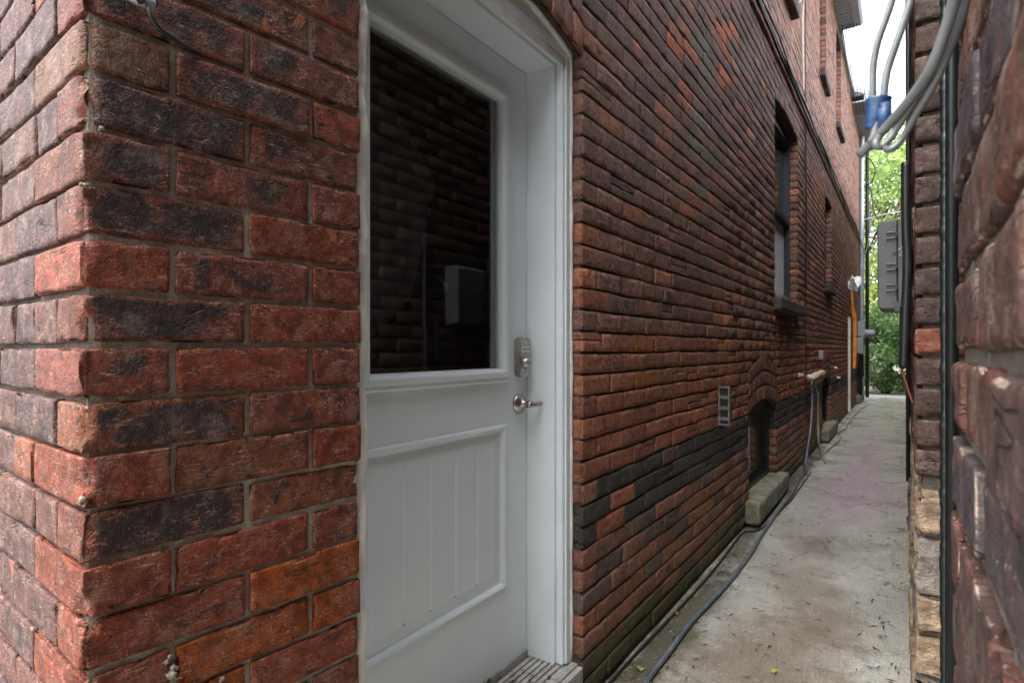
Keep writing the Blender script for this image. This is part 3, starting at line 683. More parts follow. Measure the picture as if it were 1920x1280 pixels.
# planks with v grooves
for i in range(5):
    a, b = gr[i], gr[i+1]; a2 = a+(.005 if i else 0); b2 = b-(.005 if i < 4 else 0)
    door.add([(DL-.0035, a2, ip[2]), (DL-.0035, b2, ip[2]), (DL-.0035, b2, ip[3]), (DL-.0035, a2, ip[3])], [(0, 1, 2, 3)])
    if i < 4:
        door.add([(DL-.0035, b-.005, ip[2]), (DL-.0095, b, ip[2]), (DL-.0095, b, ip[3]), (DL-.0035, b-.005, ip[3])], [(0, 1, 2, 3)])
        door.add([(DL-.0095, b, ip[2]), (DL-.0035, b+.005, ip[2]), (DL-.0035, b+.005, ip[3]), (DL-.0095, b, ip[3])], [(0, 1, 2, 3)])
door_o = door.build('door', M['paint'], house)
gf = MB(); gr_ = (gx0, gx1, gz0, gz1); out = inset(gr_, -.046)
prof = [(-.046, .0005), (-.045, .009), (-.040, .013), (-.030, .013), (-.027, .0175), (-.014, .0175), (-.010, .015), (-.003, .006), (0, .005), (0, -.02)]
for (d0, h0), (d1, h1) in zip(prof[:-1], prof[1:]): ring(gf, inset(gr_, d0), inset(gr_, d1), DL+h0, DL+h1)
gf.build('glazing_frame', M['paint'], door_o)
gl = MB(); gl.box((DL-.014, gx0-.002, gz0-.002), (DL-.008, gx1+.002, gz1+.002)); gl.build('door_glass', M['doorglass'], door_o)
q_ = [(at_x(a, b, -1.335)[1], at_x(a, b, -1.335)[2]) for a, b in ((640, 40), (690, 110), (818, 345), (800, 420), (770, 560), (690, 640), (640, 640))]
m_ = MB(); m_.xprism(q_, -1.345, -1.335); m_.build('interior_sheet', plain('grey interior sheet', (.085, .09, .1), .8, var=.2, scale=5), door_o)  # slanted grey sheet that gives the pale diagonal shape in the glass
# keypad deadbolt
kp = MB(); yc, zc = 1.669, 1.208
poly = [(yc-.032, 1.147), (yc-.018, 1.138), (yc+.018, 1.138), (yc+.032, 1.147), (yc+.032, 1.262)]+[(yc+.032*math.cos(a), 1.262+.012*math.sin(a)) for a in np.linspace(.2, math.pi-.2, 7)]+[(yc-.032, 1.262)]
kp.xprism(poly, DL+.0005, DL+.026); kp_o = kp.build('keypad_lock', M['nickel'], door_o, bevel=.004)
b_ = MB()
for r_i in range(2):
    for c_i in range(5): b_.lathe((DL+.0255, yc-.02+c_i*.01, 1.238-r_i*.015), (1, 0, 0), [(0, .0042), (.003, .004), (.004, .002)], 10)
b_.lathe((DL+.0255, yc, 1.255), (1, 0, 0), [(0, .005), (.003, .0045), (.004, .002)], 12); b_.build('keypad_button', M['button'], kp_o, smooth=True)
b_ = MB(); b_.lathe((DL+.0255, yc, 1.185), (1, 0, 0), [(0, .021), (.006, .021), (.012, .0175), (.014, .016), (.0142, .0)], 32); b_.build('lock_cylinder', M['nickel'], kp_o, bevel=.0008)
b_ = MB(); b_.box((DL+.0398, yc-.0015, 1.178), (DL+.0408, yc+.0015, 1.192)); b_.build('keyhole', M['black'], kp_o)
hn = MB(); c0 = (DL+.0005, 1.664, 1.046)
hn.lathe(c0, (1, 0, 0), [(0, .035), (.004, .0355), (.009, .033), (.018, .020), (.024, .0135), (.045, .0125), (.052, .013), (.056, .010), (.0562, 0)], 36)
h_o = hn.build('door_handle', M['nickel'], door_o, smooth=True)
lv = MB(); lv.tube([(DL+.047, 1.650, 1.046), (DL+.056, 1.672, 1.045), (DL+.062, 1.70, 1.046), (DL+.062, 1.708, 1.047)], .0095, 12, rf=lambda t: .0105-.002*t); lv.build('lever', M['nickel'], h_o, smooth=True)
# frame: jambs, head, stops, brick mould, rough masonry edge
fr = MB()
fr.box((DL-.06, 1.717, .16), (-.992, 1.775, 2.24)); fr.box((DL-.06, .80, .16), (-.992, .829, 2.24)); fr.box((DL-.06, .829, 2.195), (-.992, 1.717, 2.26))
frame_o = fr.build('door_frame', M['paint_frame'], house, bevel=.002)
bm = MB()
def mould(y0, y1, z0, z1):
    bm.box((-.9915, y0, z0), (-.962, y1, z1))
bm.box((-.9915, 1.728, .16), (-.966, 1.766, 2.24)); bm.box((-.9655, 1.74, .16), (-.958, 1.766, 2.24))
bm.box((-.9915, .803, .16), (-.955, .836, 2.24)); bm.box((-.9915, .836, 2.206), (-.966, 1.728, 2.25)); bm.box((-.9655, .85, 2.222), (-.958, 1.74, 2.25))
bm.build('brick_mould', M['paint_frame'], frame_o, bevel=.003)
ws = MB(); ws.box((DL-.03, 1.7135, Z0+.01), (DL-.003, 1.7168, 2.19)); ws.box((DL-.03, .84, 2.1915), (DL-.003, 1.713, 2.1948)); ws.build('weatherstrip', M['black'], frame_o)
# infill board that follows the arch above the head
ar = MB(); us = np.linspace(DOORU[0]+.003, 1.781, 40); f = ops[0]['f']
for a, b in zip(us[:-1], us[1:]):
    ar.add([(-.96, a, 2.19), (-.96, b, 2.19), (-.96, b, f(b)-.002), (-.96, a, f(a)-.002)], [(0, 1, 2, 3)])
ar.build('arch_infill', M['caulk'], frame_o)
ck = MB(); pts = [(-.952, u_, float(f(u_))-.006) for u_ in np.linspace(1.76, .82, 30)]
ck.tube([(-.962+.001*math.sin(z*23), 1.776, z) for z in np.linspace(.17, 2.22, 60)]+[(-.958, 1.765, 2.235)]+pts, .012, 10, smooth=False, rf=lambda t: .009+.0012*math.sin(t*240)*math.sin(t*97)+.0008*math.sin(t*610))
ck.box((-.99, 1.768, .15), (-.958, 1.7835, 2.235))
ck.build('masonry_edge', M['caulk'], frame_o, smooth=True)
ck2 = MB(); ck2.tube([(-.915+.004*math.sin(z*31), .795+.003*math.sin(z*57), z) for z in np.linspace(.17, 2.25, 300)], .012, 10, smooth=False, rf=lambda t: .017+.0016*float(vn(np.array([t*60, 1, 2]), 3))+.001*float(vn(np.array([t*200, 1, 2]), 3)))
ck2.build('masonry_edge', M['caulk'], frame_o, smooth=True)
# threshold
th = MB(); th.box((DL-.05, .80, .10), (-.935, 1.783, .152))
for i in range(6): th.box((DL+.012+i*.021, .805, .1515), (DL+.027+i*.021, 1.765, .162))
th.box((DL-.04, .81, .1515), (DL+.004, 1.765, .183))
th.build('threshold', M['wood'], house, bevel=.002)
th = MB(); th.box((-.9345, .80, .06), (-.914, 1.78, .148)); th.build('threshold_nosing', M['wood'], house, bevel=.004)
th = MB(); th.box((-1.3, .80, -.05), (-.918, 1.785, .0995)); th.build('door_step', M['sillstone'], house, bevel=.006)
# black scuffs where the frame meets the threshold
# ---- dryer vent
vt = empty('vent', (0, 0, 0)); vt.parent = house; vt.matrix_parent_inverse = house.matrix_world.inverted()
y0 = U(1346); z1, z0 = H(1346, 724), H(1346, 797); xo = float(at_y(1368, HY, y0)[0])
v_ = MB(); t_ = .010; xi = WL+.001
v_.box((xi, y0, z0), (xi+t_, y0+.02, z1)); v_.box((xo-t_, y0, z0), (xo, y0+.02, z1)); v_.box((xi+t_, y0, z1-t_), (xo-t_, y0+.02, z1)); v_.box((xi+t_, y0, z0), (xo-t_, y0+.02, z0+t_))
v_.box((xi, y0+.0202, z0+.002), (xo-.002, y0+.04, z1-.002))
v_.build('vent_hood', M['nickel'], vt, bevel=.0015)
v_ = MB(); v_.box((xi+t_, y0+.016, z0+t_), (xo-t_, y0+.0195, z1-t_)); v_.build('vent_mesh', M['black'], vt)
for q in range(3):
    v_ = MB(); zq = z0+.03+q*(z1-z0-.04)/3; v_.add([(xi+t_, y0+.015, zq+.02), (xo-t_, y0+.015, zq+.02), (xo-t_, y0+.004, zq), (xi+t_, y0+.004, zq)], [(0, 1, 2, 3)]); v_.build('louvre', M['boxdark'], vt)
vt['kind_note'] = 'part'; del vt['kind_note']
# ---- downpipe, meter gear at far end
dp = MB(); dpy = 15.9
dp.tube([(WL+.06, dpy, 6.2), (WL+.05, dpy, 5.9), (WL+.05, dpy, .2)], .045, 14, smooth=False)
for z in (5.2, 3.6, 2.0): dp.lathe((WL+.05, dpy, z), (0, 0, 1), [(0, .05), (.04, .05)], 14)
dp.build('downpipe', M['steel'], house, smooth=False)
dp = MB(); dp.tube([(WL+.13, 16.5, 6.1), (WL+.13, 16.5, .05)], .04, 12, smooth=False); dp.build('drain_pipe', M['cable'], house)
# ================================================================== THINGS on the left wall
def tubething(name, pts, r, mat, label, cat, group=None, k=8, **kw):
    mb = MB(); mb.tube(pts, r, k, **kw); o = mb.build(name, mat, smooth=True); return tag(o, label, cat, group)
mt = tag(empty('electric_meter', tuple(at_x(1618, 650, WL+.05))), 'grey metal electric meter boxes stacked on the far corner of the brick house', 'electric meter')
e = MB(); ym = 15.2
e.box((WL+.002, ym, H(1614, 632)), (WL+.14, ym+.3, H(1614, 606))); mbx = e.build('meter_box', M['meter'], mt, bevel=.01)
e = MB(); e.box((WL+.002, ym-.05, H(1614, 662)), (WL+.12, ym+.33, H(1614, 634))); e.build('junction_box', M['meter'], mt, bevel=.01)
e = MB(); e.lathe((WL+.14, ym+.15, H(1614, 627)), (1, 0, 0), [(0, .1), (.02, .1), (.03, .085), (.16, .082), (.2, .06), (.201, 0)], 24); e.build('meter_dial', M['meter'], mt, smooth=True)
e = MB(); e.tube([(WL+.06, ym+.1, H(1614, 664)), (WL+.05, ym+.1, .9), (WL+.07, ym+.15, .4), (WL+.06, ym+.2, .05)], .03, 10); e.tube([(WL+.1, ym+.2, H(1614, 664)), (WL+.09, ym+.2, 1.0), (WL+.11, ym+.1, .6)], .02, 8); e.build('conduit', M['cable'], mt)
# cables along the belt
zb = BELT+.11
tubething('wall_cable', [(WL+.03+.008*math.sin(u*2.3), u, zb+.012*math.sin(u*1.9)+.008*math.sin(u*5.3)) for u in np.arange(1.2, 15.6, .3)], .011, M['cable'], 'thick black cable resting on the ledge along the upper brick wall', 'cable')
tubething('wall_cable', [(WL+.05+.006*math.sin(u*3.7+1), u, zb-.02+.018*math.sin(u*1.3+2)+.01*math.sin(u*4.1)) for u in np.arange(1.2, 15.6, .3)], .006, M['cable'], 'thin black cable looping just below the thick one on the ledge', 'cable')
tubething('wall_cable', [(WL+.03, 15.6, zb), (WL+.08, 15.75, zb-.25), (WL+.12, 15.9, zb-.32), (WL+.18, 16.3, zb+.2), (WL+.16, 16.8, zb+1.0)], .01, M['greycable'], 'pale cable hooked round the downpipe at the far corner', 'cable')
ux = U(1509)
tubething('drop_wire', [(WL+.012, ux, zb)]+[(WL+.010+.004*math.sin(z*3), ux+.006*math.sin(z*2.3), z) for z in np.arange(3.4, 1.2, -.2)]+[(WL+.012, ux+.02, .95)], .006, M['cable'], 'thin black wire dropping down the brick wall beside the tall window', 'cable')
tubething('drop_wire', [(WL+.012, ux-.03+.004*math.sin(z*4), z) for z in np.arange(6.3, 3.75, -.25)], .004, M['cable'], 'thin dark wire climbing the upper wall from the ledge to the eaves', 'cable')
y_ = U(1500)
tubething('white_conduit', [(WL+.002, y_-.1, 4.78), (WL+.03, y_-.06, 4.84), (WL+.03, y_, 4.8), (WL+.022, y_+.02, 4.6), (WL+.022, y_+.1, 3.95)], .009, M['white'], 'thin white pipe with a hooked top on the upper brick wall', 'pipe')
# round glass lamp above the belt
y_ = U(1419, WL+.06); lp = tag(empty('wall_lamp', (WL, y_, 3.95)), 'round glass wall lamp above the black cables near the top of the photo', 'lamp')
e = MB(); e.lathe((WL+.002, y_, 4.0), (1, 0, 0), [(0, .09), (.03, .09), (.035, .075)], 24); e.build('lamp_base', M['black'], lp)
e = MB(); e.lathe((WL+.036, y_, 4.0), (1, 0, 0), [(0, .078), (.03, .08), (.06, .065), (.08, .035), (.086, 0)], 24); e.build('lamp_glass', M['alu'], lp, smooth=True)
# small white box, tap with foam sleeve, rubber hoses
y_ = U(1536); e = MB(); e.box((WL-.003, y_-.05, H(1536, 673)), (WL+.05, y_+.05, H(1536, 657))); tag(e.build('outlet_box', M['meter'], bevel=.005), 'small pale grey outlet box on the brick wall above the tap', 'electrical box')
tap = tag(empty('garden_tap', tuple(at_x(1520, 706, WL))), 'outdoor garden tap wrapped in cream foam on the brick wall', 'tap')
p = at_x(1516, 706, WL+.01); p2 = at_x(1522, 709, WL+.09); p3 = at_x(1543, 699, WL+.10)
e = MB(); e.tube([p, p2, (p2+p3)/2+np.array([0, 0, .012]), p3], .035, 12, rf=lambda t: .028+.012*math.sin(t*9)**2); e.build('foam_sleeve', M['foam'], tap, smooth=True)
p4 = at_x(1521, 722, WL+.10)
e = MB(); e.tube([p2, p4], .016, 10, smooth=False); e.lathe((p2[0], p2[1], p2[2]-.06), (0, 0, 1), [(0, .02), (.02, .024), (.03, .02)], 12); e.tube([p2+np.array([.0, .0, 0]), at_x(1531, 730, WL+.12)], .013, 8); e.build('tap_body', M['nickel_dark'], tap)
def gz(px, py, z=.016): return at_g(px, py, z)
hp = [p4, at_x(1523, 745, WL+.105), at_x(1521, 790, WL+.11), at_x(1516, 830, WL+.11), at_x(1511, 862, WL+.12), gz(1503, 893), gz(1488, 920), gz(1462, 953), gz(1432, 995), gz(1400, 1047), gz(1352, 1105), gz(1300, 1160), gz(1258, 1215), gz(1222, 1262), gz(1200, 1295), gz(1165, 1350), gz(1100, 1480)]
tubething('garden_hose', hp, .0108, M['hose'], 'long blue grey hose hanging from the tap and running along the path', 'garden hose', k=12)
def GZ(px, py): return gz(px, py, .012)
h2 = [at_x(1531, 730, WL+.12), at_x(1534, 745, WL+.13), at_x(1534, 790, WL+.12), at_x(1535, 830, WL+.13), GZ(1540, 855), GZ(1548, 866), GZ(1545, 850), GZ(1558, 838), GZ(1574, 824), GZ(1575, 815), GZ(1571, 811), GZ(1580, 806), GZ(1586, 802), GZ(1588, 796), GZ(1593, 790), GZ(1597, 787), GZ(1600, 780), GZ(1608, 774), GZ(1612, 768), GZ(1618, 764), GZ(1628, 758)]
tubething('garden_hose', h2, .011, M['hose2'], 'olive green hose looping on the path from the tap to the far end', 'garden hose', k=8)
bc = [(1090, 1340), (1140, 1281), (1190, 1226), (1250, 1163), (1300, 1110), (1345, 1058), (1380, 1012), (1395, 997), (1418, 994), (1440, 980), (1462, 957), (1485, 933), (1500, 912), (1520, 885)]
tubething('ground_cable', [gz(a+1, b, .009) for a, b in bc], .0055, M['cable'], 'thin black cable lying where the brick wall meets the path', 'cable')
# pipe stubs between the basement windows
for i, (a, b) in enumerate(((1497, 703), (1565, 690), (1570, 708))):
    q = at_x(a, b, WL); e = MB(); e.lathe(q, (1, 0, 0), [(-.01, .03), (.004, .03), (.006, .018), (.035, .016), (.045, .02), (.046, 0)], 12)
    tag(e.build('pipe_stub', M['foam'] if i == 0 else M['steel'], smooth=False), ('pale round pipe stub on the brick wall just left of the tap', 'upper small steel pipe stub right of the second basement window', 'lower small steel pipe stub right of the second basement window')[i], 'pipe')
# white board, orange strip with the sun on the brick side painted in, plastic bag
ub = U(1592, WL+.02)
e = MB(); zt = H(1592, 595, WL+.02); e.box((WL+.001, ub, .03), (WL+.045, ub+.02, zt))
tag(e.build('wall_batten', M['white'], bevel=.002), 'narrow white batten standing upright against the far brick wall', 'board')
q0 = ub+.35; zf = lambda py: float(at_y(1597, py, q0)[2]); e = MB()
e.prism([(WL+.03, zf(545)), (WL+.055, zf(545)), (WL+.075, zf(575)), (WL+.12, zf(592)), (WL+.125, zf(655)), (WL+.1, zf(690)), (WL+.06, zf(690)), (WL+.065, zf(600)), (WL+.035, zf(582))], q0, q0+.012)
tag(e.build('sunlit_brick_strip', M['orange']), 'orange sunlit brick painted as a strip on the far wall under the white bag', 'sunlit brick')
bv = []; bf = []; cb = at_x(1601, 532, WL+.1)
for i in range(13):
    for j in range(20):
        th_ = math.pi*i/12; ph = 2*math.pi*j/20; r_ = .8+.55*float(vn(np.array([math.cos(ph)*2, math.sin(ph)*2, th_*2.5]), 9))
        bv.append((cb[0]+.10*math.sin(th_)*math.cos(ph)*r_, cb[1]+.14*math.sin(th_)*math.sin(ph)*r_, cb[2]+.11*math.cos(th_)+.09*math.sin(ph*3+1)*math.sin(th_)+rng.normal(0, .012)))
for i in range(12):
    for j in range(20): bf.append((i*20+j, i*20+(j+1) % 20, (i+1)*20+(j+1) % 20, (i+1)*20+j))
me = bpy.data.meshes.new('plastic_bag'); me.from_pydata(bv, [], bf)
tag(link('plastic_bag', me, M['bag']), 'crumpled white plastic bag tied on the far brick wall above the orange strip', 'plastic bag')
# bracket and cable at the top of the pier
def pf(u, v, o=0.0): return np.array(PF[0])+np.array(PF[1])*u+np.array([0, 0, v])-np.array(PF[2])*o
def pier_pt(px, py, o=0.004):
    r = ray(px, py); n = np.array(PF[2]); k = ((np.array(PF[0])-n*o)-np.array([0, 0, 0])).dot(n)/r.dot(n); return np.array([0, 0, CAMH])+r*k
cl = tag(empty('cable_clamp', tuple(pier_pt(262, 2))), 'small metal cable clamp at the top of the brick pier by the white door', 'clamp')
e = MB(); a_ = pier_pt(246, 2, .004); b2 = pier_pt(284, 10, .004)
e.tube([pier_pt(240, -14, .008), pier_pt(252, -4, .012), pier_pt(270, 3, .012), pier_pt(286, 8, .01)], .0085, 12); e.build('clamp_body', M['steel'], cl, smooth=True)
e = MB(); e.lathe(pier_pt(262, 0, .016), tuple(-np.array(PF[2])), [(0, .007), (.005, .007), (.0055, .004)], 6); e.build('bolt', M['nickel_dark'], cl)
tubething('black_cable', [pier_pt(276, 4, .014), pier_pt(282, 28, .02), pier_pt(300, 55, .018), pier_pt(330, 76, .01), pier_pt(358, 92, .006), pier_pt(372, 99, -.008)], .0036, M['cable'], 'short black cable from the metal clamp into the top of the brick pier', 'cable', k=10)
# lumps of smeared mortar on the pier
for (a, b, s_) in ((318, 1262, .010), (335, 1272, .013), (352, 1284, .012), (327, 1290, .013), (128, 348, .005), (136, 945, .006), (124, 940, .006), (310, 1240, .006), (440, 1290, .009), (190, 243, .005), (420, 1275, .008)):
    c = pier_pt(max(a, 156), b, .0); e = MB()
    for i in range(3):
        cc = c+rng.normal(0, s_*.35, 3); n0 = len(e.v); k = 12; vs = []
        for ti in range(7):
            for pj in range(k):
                th_ = math.pi*ti/6; ph = 2*math.pi*pj/k; d = np.array([math.sin(th_)*math.cos(ph)*.5, math.sin(th_)*math.sin(ph), math.cos(th_)*.8])
                vs.append(cc+d*s_*(.6+.5*float(vn(np.array([d*4+i*7+a]), 2)[0])))
        e.add(vs, [(ti*k+pj, ti*k+(pj+1) % k, (ti+1)*k+(pj+1) % k, (ti+1)*k+pj) for ti in range(6) for pj in range(k)])
    e.build('mortar_smear', M['mortar_pale'], pier_o, smooth=True)

# ================================================================== NEIGHBOUR HOUSE (right)
NX = .019; NY = 1.76
nh = tag(empty('brick_house', (2, 8, 0)), 'dark brown brick house on a rubble stone footing, right of the alley', 'house')
nfr = ((NX, 0, 0), (0, 1, 0), (1, 0, 0)); sfr = ((NX, NY, 0), (1, 0, 0), (0, 1, 0))
side, frt, st1, st2 = [], [], [], []
V1 = 1.214-16*PT; FT = .885
for r in range(200):
    v = V1+r*PT
    if v < FT-.02: continue
    if v > 4.2: break
    def nc():
        c = lerp((.075, .05, .045), (.12, .068, .055), rng.random()); kk = rng.uniform(.8, 1.15)*.62; return tuple(x*kk for x in c)
    lead = .2325 if r % 2 else .11
    c = nc(); c = (.2, .065, .04) if abs(v-1.214-.0) < .02 else c
    frt.append((-.002, .2325 if r % 2 else .116, v+.005, v+PT-.005, 0, .11 if r % 2 else .2325, *c, rng.uniform(0, .25)))
    u = NY+(.112 if r % 2 else .2345)
    while u < 17:
        side.append((u+.004, min(u+.2325, 17)-.003, v+.005, v+PT-.005, rng.normal(0, .0015), .11, *nc(), rng.uniform(0, .3))); u += .2325
    u = .2345 if r % 2 else .118
    while u < .7:
        frt.append((u+.004, u+.2285, v+.005, v+PT-.005, 0, .11, *nc(), .1)); u += .2325
field('wall', [bricks(frt, sfr, 12, 7, R=.005, amp=.0018, chip=.007, seed=41, sat=1.1), bricks(side, nfr, 4, 3, R=.005, amp=.0016, seed=42, sat=1.1)], M['neigh'], nh)
v = -.08
def stc():
    kk = rng.uniform(.75, 1.15)
    return tuple(x*kk for x in [(.34, .25, .17), (.26, .23, .2), (.4, .31, .2), (.22, .19, .15)][rng.integers(4)])
while v < FT-.03:
    h_ = min(rng.uniform(.09, .17), FT-v);  h_ = FT-v if FT-v-h_ < .06 else h_
    u = -.004
    while u < .6:
        L_ = rng.uniform(.1, .24); st1.append((u+.004, u+L_-.004, v+.006, v+h_-.005, -.012+rng.normal(0, .006), .12, *stc(), rng.uniform(0, .3))); u += L_
    u = NY+.03
    while u < 17:
        L_ = rng.uniform(.15, .4); st2.append((u+.004, u+L_-.004, v+.006, v+h_-.005, -.004+abs(rng.normal(0, .006)), .12, *stc(), rng.uniform(0, .3))); u += L_
    v += h_
field('stone_footing', [bricks(st1, sfr, 22, 14, R=.007, amp=.007, outl=.008, chip=.022, freq=30, seed=51, sat=1), bricks(st2, nfr, 8, 6, R=.014, amp=.006, outl=.007, chip=.014, freq=16, seed=52, sat=1)], M['stone'], nh)
m_ = MB(); m_.box((NX+.013, NY+.012, -.05), (6, 17.02, FT)); m_.build('footing_mortar', M['mortar_tan'], nh)
m_ = MB(); m_.box((NX+.014, NY+.014, FT), (6, 17.018, 4.25)); m_.build('building_core', M['mortar_dark'], nh)
m_ = MB(); m_.box((NX-.03, NY-.03, 4.255), (6.1, 17.1, 4.34)); m_.build('roof', M['bulk'], nh)
# the close wall at the right edge
NW = .040; NE = .735
nw = tag(empty('brick_wall', (.5, -1, 0)), 'rough purple grey brick wall filling the right edge right beside the camera', 'wall')
nb = []; V2 = 1.228-16*PT
for r in range(54):
    v = V2+r*PT; u = -3.2+(.116 if r % 2 else 0)
    while u < NE:
        e_ = min(u+.2325, NE)
        if NE-e_ < .05: e_ = NE
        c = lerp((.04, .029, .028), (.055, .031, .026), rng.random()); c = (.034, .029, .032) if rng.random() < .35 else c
        nb.append((u+.004, e_-(.004 if e_ < NE else 0), v+.006, v+PT-.006, rng.normal(0, .0015), .11 if e_ < NE else .3, *c, rng.uniform(-.1, .25))); u = e_
nfr2 = ((NW, 0, 0), (0, 1, 0), (1, 0, 0))
nn = [s for s in nb if s[0] > -.1 and .3 < s[2] < 2.2]; nf = [s for s in nb if not (s[0] > -.1 and .3 < s[2] < 2.2)]
field('wall_face', [bricks(nn, nfr2, 26, 12, R=.0045, amp=.0014, outl=.002, chip=.009, freq=30, seed=61), bricks(nf, nfr2, 4, 3, R=.007, amp=.002, seed=62)], M['near'], nw)
m_ = MB(); m_.box((NW+.008, -3.2, -.1), (.6, NE-.006, V2+54*PT)); m_.box((.45, NE-.02, -.1), (.6, NY+.02, 4.2)); m_.build('mortar_bed', M['mortar_side'], nw)
# dark green pipe in the gap
gp = at_y(1781, HY, 1.66); e = MB()
e.tube([(gp[0]+.004, 1.66, z) for z in (-.02, 4.2)], .0125, 14, smooth=False); go = e.build('drain_pipe', M['greenpipe'], smooth=True)
tag(go, 'thin dark green pipe standing in the gap between the two right hand brick walls', 'pipe')
e = MB(); e.tube([(gp[0]-.008, 1.672, z) for z in np.arange(-.02, 3.2, .006)], .012, 10, smooth=False, rf=lambda t: .010+.0028*float(vn(np.array([t*150, 1, 2]), 3))*.4+.0016*float(vn(np.array([t*420, 5, 2]), 4))); e.build('sealant_bead', M['greenpipe'], go, smooth=True)
# telecom enclosure on the neighbour wall
by = 2.6
bx = tag(empty('utility_box', (NX, by, 1.5)), 'grey plastic utility enclosure with moulded latches on the neighbour wall', 'utility box')
zt, zb2 = float(at_y(1660, 413, by)[2]), float(at_y(1660, 580, by)[2]); xl = float(at_y(1645, 500, by)[0]); xm = float(at_y(1683, 500, by)[0])
def rbox(mb, x0, x1, y0, y1, z0, z1, r):
    poly = []
    for cx_, cz_, a0 in ((x1-r*.3, z1-r*.3, 0), (x0+r, z1-r, 90), (x0+r, z0+r, 180), (x1-r*.3, z0+r*.3, 270)):
        rr = r if cx_ == x0+r else r*.3
        for a in np.linspace(a0, a0+90, 6): poly.append((cx_+rr*math.cos(math.radians(a)), cz_+rr*math.sin(math.radians(a))))
    mb.prism(poly, y0, y1)
e = MB(); rbox(e, xl, xm, by, by+.26, zb2, zt, .022); lid = e.build('lid', M['box'], bx, bevel=.012)
e = MB(); rbox(e, xm+.001, NX-.006, by+.008, by+.25, zb2+.03, zt-.003, .008); e.build('back_box', M['box'], bx, bevel=.004)
e = MB()
for z in (zt-.06, (zt+zb2)/2-.01, zb2+.08):
    e.tube([(xl+.028, by-.006, z+.011), (xm-.008, by-.008, z+.011), (xm+.0, by-.008, z), (xm-.008, by-.008, z-.011), (xl+.028, by-.006, z-.011)], .0035, 8, smooth=False)
e.box((xl+.045, by-.004, zb2+.02), (xl+.048, by+.001, zt-.012)); e.build('latch', M['box'], bx, smooth=False)
e = MB(); e.lathe((xm-.012, by-.001, (zt+zb2)/2+.04), (0, -1, 0), [(0, .007), (.002, .006), (.0021, 0)], 12); e.build('lock_screw', M['boxdark'], lid); e = MB(); e.box((xm-.01, by-.0015, zb2-.01), (NX-.02, by+.1, zb2+.03)); e.build('cable_gland', M['boxdark'], bx)
e = MB(); q = np.array([xm+.022, by-.01, (zt+zb2)/2+.05]); e.tube([q+np.array([-.02, 0, .0]), q+np.array([.004, -.01, .02]), q+np.array([-.016, 0, -.02]), q+np.array([.008, -.004, -.028])], .0028, 6, smooth=False); e.build('hasp', M['steel'], bx)
# black cables around the enclosure
xx = lambda px, y: float(at_y(px, HY, y)[0])
def ny_(px, py, y=2.42): return at_y(px, py, y)
tubething('black_conduit', [ny_(1698, 305), ny_(1698, 380), ny_(1699, 440), ny_(1701, 480), ny_(1700, 530), ny_(1697, 600), ny_(1694, 690)], .0135, M['cable'], 'thick black conduit running down past the grey utility box', 'conduit', k=12)
tubething('black_cable', [ny_(1691, 575, 2.5), ny_(1690, 600, 2.5), ny_(1690, 640, 2.5), ny_(1691, 686, 2.5)], .006, M['cable'], 'black cable hanging straight down from the underside of the utility box', 'cable')
e = MB(); e.box(ny_(1687, 688, 2.55), ny_(1692, 626, 2.50)); tag(e.build('cable_guard', M['cable'], bevel=.004), 'flat black cable guard below the grey utility box', 'cable guard')
tubething('red_wire', [ny_(1689, 684), ny_(1693, 700), ny_(1700, 722), ny_(1705, 738), ny_(1712, 756)], .004, M['rust'], 'rusty red wire curling from the black cable ends to the brick', 'wire')
tubething('black_conduit', [(NX-.012, 3.9, .5), (NX-.012, 3.9, 4.2)], .011, M['cable'], 'slim black conduit climbing the full height of the neighbour wall', 'conduit')
tubething('loop_wire', [at_y(a, b, 14.6) for a, b in ((1621, 293), (1632, 300), (1641, 318), (1636, 338), (1627, 346), (1622, 335), (1626, 345), (1634, 362), (1638, 395), (1645, 410))], .012, M['cable'], 'thin black wire drooping in loops beside the downpipe against the green tree', 'wire', k=6)
tubething('clothes_line', [at_y(a, b, 15.5) for a, b in ((1620, 412), (1650, 404), (1675, 399), (1702, 396))], .010, M['white'], 'pale line strung across the far end of the alley in front of the trees', 'line', k=6)
# near grey service cables and blue tape
D = .50
def c3(px, py, d=D): return at_y(px, py, d)
tubething('service_cable', [c3(1800, -60, .42), c3(1785, 20, .44), c3(1750, 120, .46), c3(1715, 175, .48), c3(1668, 232, .50), c3(1640, 262, .51), c3(1612, 290, .52)], .0035, M['greycable'], 'thick pale grey service cable sweeping down to the lower left from the top right corner', 'cable', 'grey service cables at the upper right', k=14)
tubething('service_cable', [c3(1815, -60, .43), c3(1795, 30, .45), c3(1755, 130, .47), c3(1712, 195, .49), c3(1685, 235, .5), c3(1668, 262, .5), c3(1650, 276, .5), c3(1642, 268, .5), c3(1652, 250, .51)], .0027, M['greycable'], 'grey service cable ending in the middle loop of the cable knot', 'cable', 'grey service cables at the upper right', k=14)
tubething('service_cable', [c3(1828, -60, .43), c3(1800, 40, .45), c3(1758, 145, .47), c3(1718, 215, .49), c3(1695, 255, .5), c3(1678, 276, .5), c3(1664, 280, .5), c3(1655, 270, .5)], .0025, M['greycable'], 'grey service cable ending in the lowest, rightmost loop of the cable knot', 'cable', 'grey service cables at the upper right', k=14)
tubething('service_cable', [c3(1688, -50, .52), c3(1667, 20, .52), c3(1646, 80, .52), c3(1637, 130, .52), c3(1637, 190, .52), c3(1637, 215, .52)], .0025, M['greycable'], 'leftmost grey service cable dropping from the sky into the blue tape', 'cable', 'grey service cables at the upper right', k=14)
